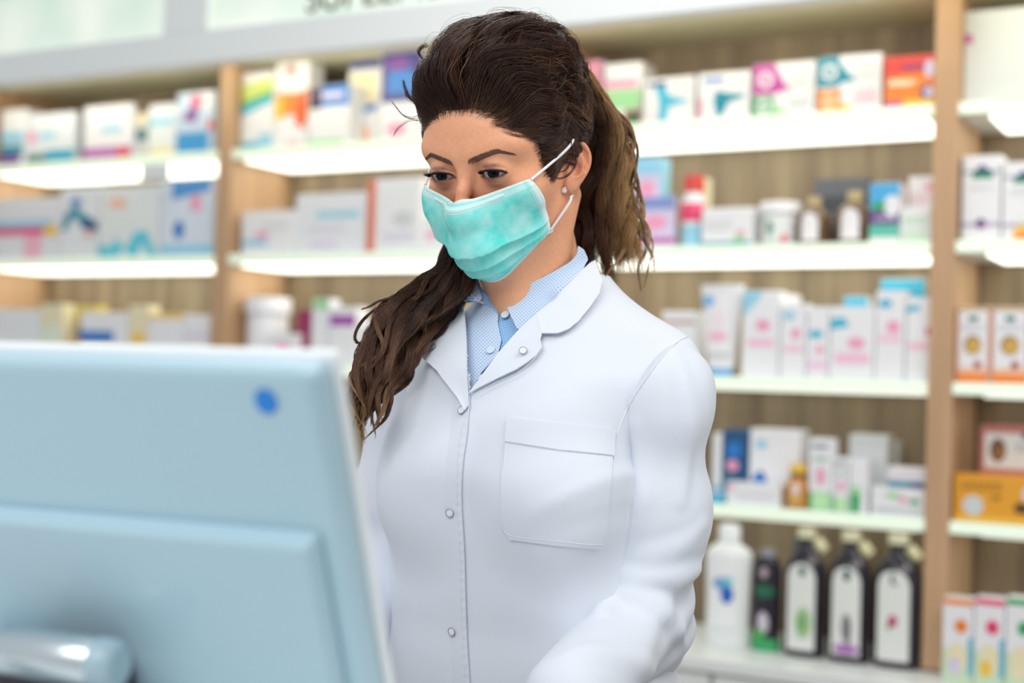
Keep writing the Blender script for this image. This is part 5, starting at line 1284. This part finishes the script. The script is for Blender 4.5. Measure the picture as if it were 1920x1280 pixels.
def hairvol(q):
    m = np.stack([np.abs(q[..., 0]), q[..., 1], q[..., 2]], -1)
    p = 2.45; k = ((np.abs(m[..., 0])/.081)**p+(np.abs(q[..., 1]+.008)/.097)**p+(np.abs(q[..., 2]-.070)/.0915)**p)**(1/p)
    d = (k-1)*.085
    d = smin(d, ell(m, (0, -.062, .062), (.054, .062, .060)), .03)
    return smin(d, skull_sdf(q)-.0055, .012)
def radius(fn, D, hi=.16):
    r = np.full(D.shape[0], hi)
    for _ in range(40): r = r-np.clip(chunk_eval(fn, (HC+D*r[:, None]).astype(F32)), -.02, .02)*.75
    return r
Df = DIR.reshape(-1, 3)
RS = radius(skull_sdf, Df).reshape(NT, NP); RO = np.maximum(radius(hairvol, Df).reshape(NT, NP), RS+.004)
SPt = HC+DIR*RS[..., None]
fz = SPt[..., 1:3].copy(); fz[..., 1] -= .013*sstep(-SPt[..., 0], .005, .04)*sstep(SPt[..., 1], .0, .05)*sstep(SPt[..., 2], .02, .05); fz = fz.reshape(-1, 2)
HD = np.where(in_poly(fz, HL), 1, -1)*edge_dist(fz, HL); HD = HD.reshape(NT, NP)
def look(T, D):
    t = np.arccos(np.clip(D[..., 2], -1, 1))/math.pi*(NT-1); p = (np.arctan2(D[..., 0], D[..., 1])+math.pi)/(2*math.pi)*(NP-1)
    i = np.clip(t.astype(int), 0, NT-2); j = np.clip(p.astype(int), 0, NP-2); a = t-i; b = p-j
    return T[i, j]*(1-a)*(1-b)+T[i+1, j]*a*(1-b)+T[i, j+1]*(1-a)*b+T[i+1, j+1]*a*b
# underlayer that closes the gaps between strands
CRd = RS+(RO-RS)*.68*sstep(HD, 0.001, .045)+.0004
CVv = from_head((HC+DIR*CRd[..., None]).reshape(-1, 3))
ii = np.arange(NT-1)[:, None]*NP; jj = np.arange(NP-1)[None]
CFf = np.stack([ii+jj, ii+jj+1, ii+NP+jj+1, ii+NP+jj], -1).reshape(-1, 4)
CFf = CFf[(HD.reshape(-1)[CFf] > .003).all(1)]
CVv, CFf, _ = keep(CVv, CFf, np.ones(len(CFf), bool))
hair = bpy.data.objects.new('hair', None); SC.collection.objects.link(hair); adopt(hair); hair['label'] = 'long wavy dark brown hair half tied back'
def hadopt(o): o.parent = hair; return o
hadopt(np_mesh('hair_underlayer', CVv, CFf, M_CAP))
r = np.random.default_rng(21)
def sample_dirs(n, lo, hi):
    out = []
    while sum(map(len, out)) < n:
        D = r.normal(0, 1, (n*3, 3)); D /= np.linalg.norm(D, axis=1)[:, None]
        h = look(HD, D); P = HC+D*look(RS, D)[:, None]
        m = (h > lo) & (h < hi) & ~((P[:, 1] < -.02) & (P[:, 2] < .012)); out.append(D[m])
    return np.concatenate(out)[:n]
TIE = np.array([0.012, -.105, .052])-HC; TIE /= np.linalg.norm(TIE)
def swept(D0, K, lay, seed, wave=1.0, ends=1.0):
    """strands from the scalp swept back over the crown to the tie"""
    rr = np.random.default_rng(seed); n = len(D0)
    NCL = 150
    Cg = sample_dirs(NCL, 0.0, 1.0); cph = rr.uniform(0, 6.28, NCL); cam_ = rr.uniform(.5, 1.35, NCL); ctone = rr.uniform(0, 1, NCL); clay = rr.uniform(-.16, .08, NCL)
    cl = np.argmax(D0@Cg.T, 1)
    s = np.linspace(0, 1, K)[None, :]*ends*rr.uniform(.72, 1.0, n)[:, None]
    om = np.arccos(np.clip(D0@TIE, -1, 1)); so = np.sin(om)
    def path(A, s):
        o = np.arccos(np.clip(A@TIE, -1, 1))[:, None]
        return (np.sin((1-s)*o)/np.sin(o))[..., None]*A[:, None]+(np.sin(s*o)/np.sin(o))[..., None]*TIE
    Pd = path(D0, s); Cd = path(Cg[cl], s)
    g = (.62*np.sin(np.clip(s*1.25, 0, 1)*math.pi)**.8)[..., None]
    D = Pd*(1-g)+Cd*g
    side = np.cross(Cd, TIE); side /= np.maximum(np.linalg.norm(side, axis=2, keepdims=True), 1e-6)
    arc = s*om[:, None]*.10
    ph = .30*cph[cl][:, None]+7.0*(Cg[cl][:, 0:1])-3.0*Cg[cl][:, 2:3]
    amp = (.070*wave*cam_[cl])[:, None]*sstep(s, 0, .2)
    D = D+side*(amp*np.sin(arc/.062*6.28+ph)+.005*np.sin(arc/.05*6.28+rr.uniform(0, 6.28, (n, 1))))[..., None]
    hd0 = look(HD, D0); low = side*(-np.sign(side[..., 2:3]+1e-9))
    bow = .30*np.exp(-np.clip(hd0, 0, 1)/.020)*sstep(np.abs(D0[:, 0]), .12, .45)+.10*sstep(np.abs(D0[:, 0]), .1, .4)*np.exp(-np.clip(hd0, 0, 1)/.05)
    bow = bow*sstep((HC+D0*look(RS, D0)[:, None])[:, 2], .035, .06)
    D = D+low*(bow[:, None]*np.sin(np.pi*np.clip(s*1.05, 0, 1)**.62))[..., None]
    # front hair first climbs, then falls backwards
    D[..., 2] += .12*np.sin(np.clip(s*3, 0, 1)*math.pi)*(D0[:, 1] > .3)[:, None]*.5
    D /= np.linalg.norm(D, axis=2, keepdims=True)
    w = sstep(look(HD, D), -.003, .026)*sstep(s, 0, .06)
    w = np.maximum(w, sstep(s, 0, .30))
    L_ = lay[:, None]+clay[cl][:, None]+.15*np.sin(arc/.070*6.28+ph+1.2)
    R = look(RS, D)*(1-w)+w*(look(RS, D)+(look(RO, D)-look(RS, D))*L_)+.0006
    hold = HC+D*R[..., None]
    tone = np.clip(.10+.46*ctone[cl]**1.4+rr.normal(0, .06, n), 0, .52)
    return hold, tone
def add_strands(name, S, tone, rad, K=None, tip=None, world=False, taper=.35):
    n, K, _ = S.shape
    W_ = S if world else from_head(S.reshape(-1, 3)).reshape(n, K, 3)
    rd = rad*np.interp(np.linspace(0, 1, K), [0, .1, .8, 1], [.6, 1, 1, taper])[None, :].repeat(n, 0)
    V, F = tubes(W_, rd)
    t = tone if tone.ndim == 2 else np.repeat(tone[:, None], K, 1)
    col = np.repeat(t.reshape(-1), 3).astype(F32)[:, None].repeat(3, 1)
    return hadopt(np_mesh(name, V, F, M_HAIR, colors=col))
D1 = np.concatenate([sample_dirs(8500, 0.0, 1.0), sample_dirs(3200, -.0008, .014)])
S1, t1 = swept(D1, 36, r.uniform(.80, 1.0, len(D1)), 31)
add_strands('swept_back_hair', S1, t1, .00025)
D2 = sample_dirs(220, 0.0, 1.0)
S2, t2 = swept(D2, 46, r.uniform(1.02, 1.13, len(D2)), 32, wave=1.3)
add_strands('flyaway_hair', S2, t2+.2, .00013)
# fine short hairs along the hairline
D3 = sample_dirs(1600, -.004, .005)
S3, t3 = swept(D3, 10, r.uniform(.3, .6, len(D3)), 33, ends=.20)
add_strands('hairline_wisps', S3, t3+.1, .00009)
def lock(L, R, depth, n, ncl, K, seed, tone0, tone1, wav=(7, 90), clump=.16, rad=.00024, spread=1.0, tshift=0, length=(.8, 1.0), lift=None, name='hair_lock', bias=1.0, edge_tone=0.0):
    """L, R photo outlines of a hanging mass; depth(px, b) distance along the sight line for layer b in 0..1"""
    rr = np.random.default_rng(seed)
    Lc, Rc = samp2(L, K), samp2(R, K)
    ca = rr.uniform(0, 1, ncl)**bias; cb = rr.uniform(0, 1, ncl); cp = rr.uniform(0, 6.28, ncl); cf = rr.uniform(.5, 1.25, ncl); cw = rr.uniform(.5, 1.4, ncl); ctn = rr.uniform(0, 1, ncl); cl_len = rr.uniform(length[0], length[1], ncl)
    c = rr.integers(0, ncl, n)
    rad_ = np.sqrt(rr.uniform(0, 1, n)); an = rr.uniform(0, 6.28, n)
    s = np.linspace(0, 1, K)[None, :]*(cl_len[c]*rr.uniform(.86, 1, n))[:, None]
    ar = np.linalg.norm(np.diff((Lc+Rc)/2, axis=0), axis=1).sum()
    def at(Cv, s): return np.stack([np.interp(s, np.linspace(0, 1, K), Cv[:, i]) for i in (0, 1)], -1)
    l_, r_ = at(Lc, s), at(Rc, s); wid = np.linalg.norm(r_-l_, axis=2)
    cs = clump*(1-.55*s)
    a = ca[c][:, None]+cs*(rad_*np.cos(an))[:, None]*spread
    b = cb[c][:, None]+cs*(rad_*np.sin(an))[:, None]
    px = l_+(r_-l_)*a[..., None]
    dirv = (r_-l_)/np.maximum(wid, 1e-3)[..., None]
    ph = s*ar*cf[c][:, None]/wav[1]*6.28+cp[c][:, None]
    px = px+dirv*(wav[0]*cw[c][:, None]*np.sin(ph)*sstep(s, .05, .4)*(.6+.6*s))[..., None]
    f2 = rr.uniform(.35, .75, ncl)[c][:, None]; p2 = rr.uniform(0, 6.28, ncl)[c][:, None]
    px = px+dirv*(wav[0]*.8*np.sin(s*ar/wav[1]*6.28*f2+p2)*s+rr.uniform(0, 1.6, (n, 1))*np.sin(s*ar/rr.uniform(26, 60, (n, 1))*6.28+an[:, None]*3))[..., None]
    b = b+.22*np.cos(ph)*sstep(s, .05, .4)
    sh_ = px.shape; t = depth(px.reshape(-1, 2), b.reshape(-1)).reshape(sh_[:2])
    k_ = np.array([1, 2, 3, 2, 1.])/9
    tp = np.pad(t, ((0, 0), (2, 2)), mode='edge'); t = sum(k_[i]*tp[:, i:i+K] for i in range(5))
    W_ = CP+rays(px.reshape(-1, 2)).reshape(n, K, 3)*t[..., None]
    tone = np.clip(tone0+(tone1-tone0)*s**1.5+.22*(ctn[c][:, None]-.5)+rr.normal(0, .05, (n, 1))+edge_tone*np.clip(a, 0, 1)**2, 0, 1)  # edge_tone paints backlight into the outer strands as a golden colour
    return add_strands(name, W_, tone, rad, world=True)
def samp2(pts, K):
    c = catmull(pts, 10); Ls = np.concatenate([[0], np.cumsum(np.linalg.norm(np.diff(c, axis=0), axis=1))]); Ls /= Ls[-1]
    return np.stack([np.interp(np.linspace(0, 1, K), Ls, c[:, i]) for i in (0, 1)], -1)
# tail hanging behind her left ear
def d_back(px, b):
    y = px[:, 1]; return np.interp(y, [150, 250, 400, 560], [1.575, 1.60, 1.615, 1.60])+.035*(b-.5)
lock([(1050, 150), (1084, 262), (1078, 330), (1066, 380), (1072, 450), (1090, 500), (1120, 540)], [(1098, 132), (1150, 215), (1168, 270), (1172, 340), (1185, 420), (1196, 480), (1188, 545)], d_back, 4200, 40, 36, 41, .06, .40, wav=(7, 110), edge_tone=.85, length=(.8, 1.0), clump=.18, bias=1.35)
lock([(1090, 150), (1150, 250), (1150, 330), (1150, 400), (1150, 470), (1140, 540)], [(1100, 140), (1178, 240), (1186, 320), (1202, 400), (1216, 470), (1205, 556)], d_back, 800, 19, 40, 42, .6, 1.0, wav=(13, 120), clump=.10, length=(.6, 1.0))  # outer strands in pale gold, the backlight painted into their tone
lock([(1060, 140), (1120, 230), (1130, 300)], [(1112, 150), (1165, 250), (1160, 310)], d_back, 700, 12, 20, 47, .2, .4, wav=(5, 70), clump=.25)
# long lock over her right shoulder
_ct = {}
def d_front(px, b):
    base = march(coat_all, px[::1]); t = np.linalg.norm(base-CP, axis=1)
    prof = np.interp(px[:, 1], [470, 530, 600, 700, 860], [1.56, 1.535, 1.50, 1.46, 1.45])
    t = np.where(t > 1.8, prof, np.minimum(t, prof+.03))
    return t-.007-.026*np.clip(b, 0, 1)
LF = [(862, 425), (846, 448), (833, 470), (824, 498), (800, 515), (783, 536), (750, 556), (722, 580), (706, 606), (690, 640), (675, 672), (666, 705), (664, 747), (671, 777), (676, 806), (680, 838)]
RF = [(915, 425), (905, 448), (895, 470), (884, 506), (876, 537), (850, 578), (822, 612), (790, 645), (774, 676), (759, 700), (738, 726), (724, 750), (708, 780), (696, 800), (688, 820), (684, 844)]
lock(LF, RF, d_front, 4200, 36, 44, 43, .14, .66, wav=(9, 140), clump=.15, length=(.82, 1.0), name='front_lock')
lock(LF, RF, d_front, 500, 16, 44, 44, .30, .80, wav=(12, 120), clump=.12, length=(.7, 1.02), name='front_lock', spread=.7)
# single curls: (photo points, distance, strands)
def curl(px, ts, n, wd, seed, tone, name='curl'):
    rr = np.random.default_rng(seed); K = 30; c = samp2(px, K); t = np.interp(np.linspace(0, 1, K), np.linspace(0, 1, len(ts)), ts)
    off = rr.normal(0, 1, (n, 2)); w = wd*np.interp(np.linspace(0, 1, K), [0, .5, 1], [1, .8, .35])
    px_ = c[None]+off[:, None, :]*w[None, :, None]+1.0*np.sin(np.linspace(0, 9, K)[None, :, None]+off[:, None, :]*4)
    tt = t[None]+rr.normal(0, .0012, (n, 1))
    W_ = CP+rays(px_.reshape(-1, 2)).reshape(n, K, 3)*tt[..., None]
    return add_strands(name, W_, np.clip(tone+rr.normal(0, .08, n), 0, 1), .00022, world=True)
curl([(745, 562), (715, 574), (690, 590), (672, 612), (665, 632), (673, 643), (692, 633)], [1.50, 1.50, 1.49], 60, 1.6, 51, .4)
curl([(740, 556), (712, 564), (694, 574), (678, 580)], [1.50, 1.5], 26, 1.5, 52, .5)
curl([(1030, 92), (1052, 74), (1074, 74), (1083, 90), (1080, 108), (1064, 116)], [1.50, 1.51, 1.52], 46, 2.2, 53, .3)
curl([(1035, 100), (1060, 88), (1072, 96), (1068, 112)], [1.50, 1.51], 30, 2.0, 54, .3)
curl([(800, 85), (790, 88), (784, 98), (792, 110)], [1.50, 1.50], 24, 1.6, 55, .3)
curl([(792, 195), (776, 188), (764, 178), (756, 150)], [1.50, 1.50], 22, 3.0, 56, .25)
curl([(790, 215), (775, 222), (752, 212), (735, 190)], [1.50, 1.50], 6, 2.5, 57, .5)
curl([(790, 226), (770, 226), (748, 240), (738, 256)], [1.50, 1.50], 4, 1.5, 58, .6)
curl([(1078, 262), (1082, 290), (1072, 320), (1052, 334), (1036, 330)], [1.445, 1.44], 9, 1.6, 59, .1)
curl([(1070, 262), (1074, 292), (1060, 318), (1046, 322)], [1.443, 1.44], 8, 1.6, 60, .1)
curl([(1168, 262), (1184, 290), (1192, 330), (1186, 362), (1200, 400), (1212, 440)], [1.59, 1.59], 16, 1.5, 61, .7)
curl([(1176, 380), (1206, 420), (1210, 470), (1196, 500), (1202, 545)], [1.59, 1.59], 22, 1.8, 62, .65)
curl([(1186, 420), (1222, 450), (1216, 500), (1206, 540)], [1.59, 1.59], 10, 1.5, 63, .8)
# ------------------------------------------------------------------ body under the clothes, hands, trousers, shoes
def hand_sdf(s):
    w = from_body([WR[s]])[0]; e = from_body([EL[s]])[0]
    fd = w-e; fd[2] = 0; fd /= np.linalg.norm(fd); sd = np.cross(fd, [0, 0, 1.0])*s    # sd points to the thumb side
    sd = -sd
    def L(x, y, z): return w+fd*x+sd*y+np.array([0, 0, z])
    def fn(P):
        P = P.astype(F32)
        d = cap(P, L(-.10, 0, .004), L(0, 0, -.002), .029, .0235)
        for y0, y1 in ((-.024, -.026), (-.008, -.009), (.008, .009), (.022, .025)):
            d = smin(d, cap(P, L(.012, y0*.7, -.006), L(.082, y1, -.022), .0150, .0115), .010)
        fing = []
        for y, ln, dr in ((.027, .066, .0), (.0095, .076, .003), (-.009, .070, .002), (-.026, .055, -.002)):
            a = L(.080, y, -.021); b = L(.080+ln*.45, y*1.12, -.018+dr); c = L(.080+ln*.75, y*1.16, -.029+dr*.5); t = L(.080+ln*.93, y*1.17, -.038)
            fing.append(chain(P, [a, b, c, t], [.0094, .0086, .0078, .0066]))
        fg = fing[0]
        for f in fing[1:]: fg = np.minimum(fg, f)
        d = smin(d, fg, .005)
        th = chain(P, [L(.018, .022, -.012), L(.045, .043, -.022), L(.072, .052, -.029), L(.093, .050, -.034)], [.0135, .0110, .0092, .0076])
        return smin(d, th, .008)
    return fn, w
def core_sdf(P):
    q = to_body(P); d = torso_sdf(P, -.022)
    for s in (1, -1):
        d = smin(d, smin(cap(q, SH[s], EL[s], .040, .034), cap(q, EL[s], tuple(np.array(WR[s])*.98+np.array(EL[s])*.02), .034, .026), .02), .02)
        d = smin(d, chain(q, [(s*.085, 0, .86), (s*.085, .01, .50), (s*.08, -.01, .10)], [.075, .052, .036], .02), .02)
    return d
bV, bF = mesh_sdf(core_sdf, (-.32, 1.15, .06), (.36, 1.86, 1.46), .008, newton=2)
Vs, Fs = [hV, bV], [hF, bF+len(hV)]
for s in (1, -1):
    fn, w = hand_sdf(s)
    aV, aF = mesh_sdf(fn, w-np.array([.2, .2, .07]), w+np.array([.2, .2, .05]), .0028, newton=3)
    Fs.append(aF+sum(map(len, Vs))); Vs.append(aV)
allV = np.concatenate(Vs); allF = np.concatenate(Fs)
adopt(np_mesh('body', allV, allF, M_SKIN, None, colors=skin_tint(allV)))
def trouser_sdf(P):
    q = to_body(P); d = None
    for s in (1, -1):
        c = chain(q, [(s*.082, 0, .90), (s*.088, .01, .50), (s*.085, -.01, .075)], [.092, .070, .058], .02)
        d = c if d is None else smin(d, c, .02)
    return smax(smin(d, ell(q, (0, 0, .90), (.165, .125, .12)), .03), .07-q[..., 2], .004)
tV, tF = mesh_sdf(trouser_sdf, (-.32, 1.25, .05), (.36, 1.86, 1.04), .009, newton=2)
adopt(np_mesh('trousers', tV, tF, cotton('dark_trousers', (40, 44, 58))))
for s in (1, -1):
    def shoe(P):
        q = to_body(P)
        d = smin(ell(q, (s*.085, .075, .032), (.042, .095, .034)), ell(q, (s*.085, -.02, .045), (.038, .055, .048)), .03)
        return smax(d, .001-q[..., 2], .003)
    c = from_body([[s*.085, .03, .04]])[0]
    sV, sF = mesh_sdf(shoe, c-np.array([.17, .17, .06]), c+np.array([.17, .17, .08]), .006, newton=2)
    adopt(np_mesh('shoe', sV, sF, mat((238, 238, 236), .5, 'white_shoe_leather')))
print('T', time.time()-T0)
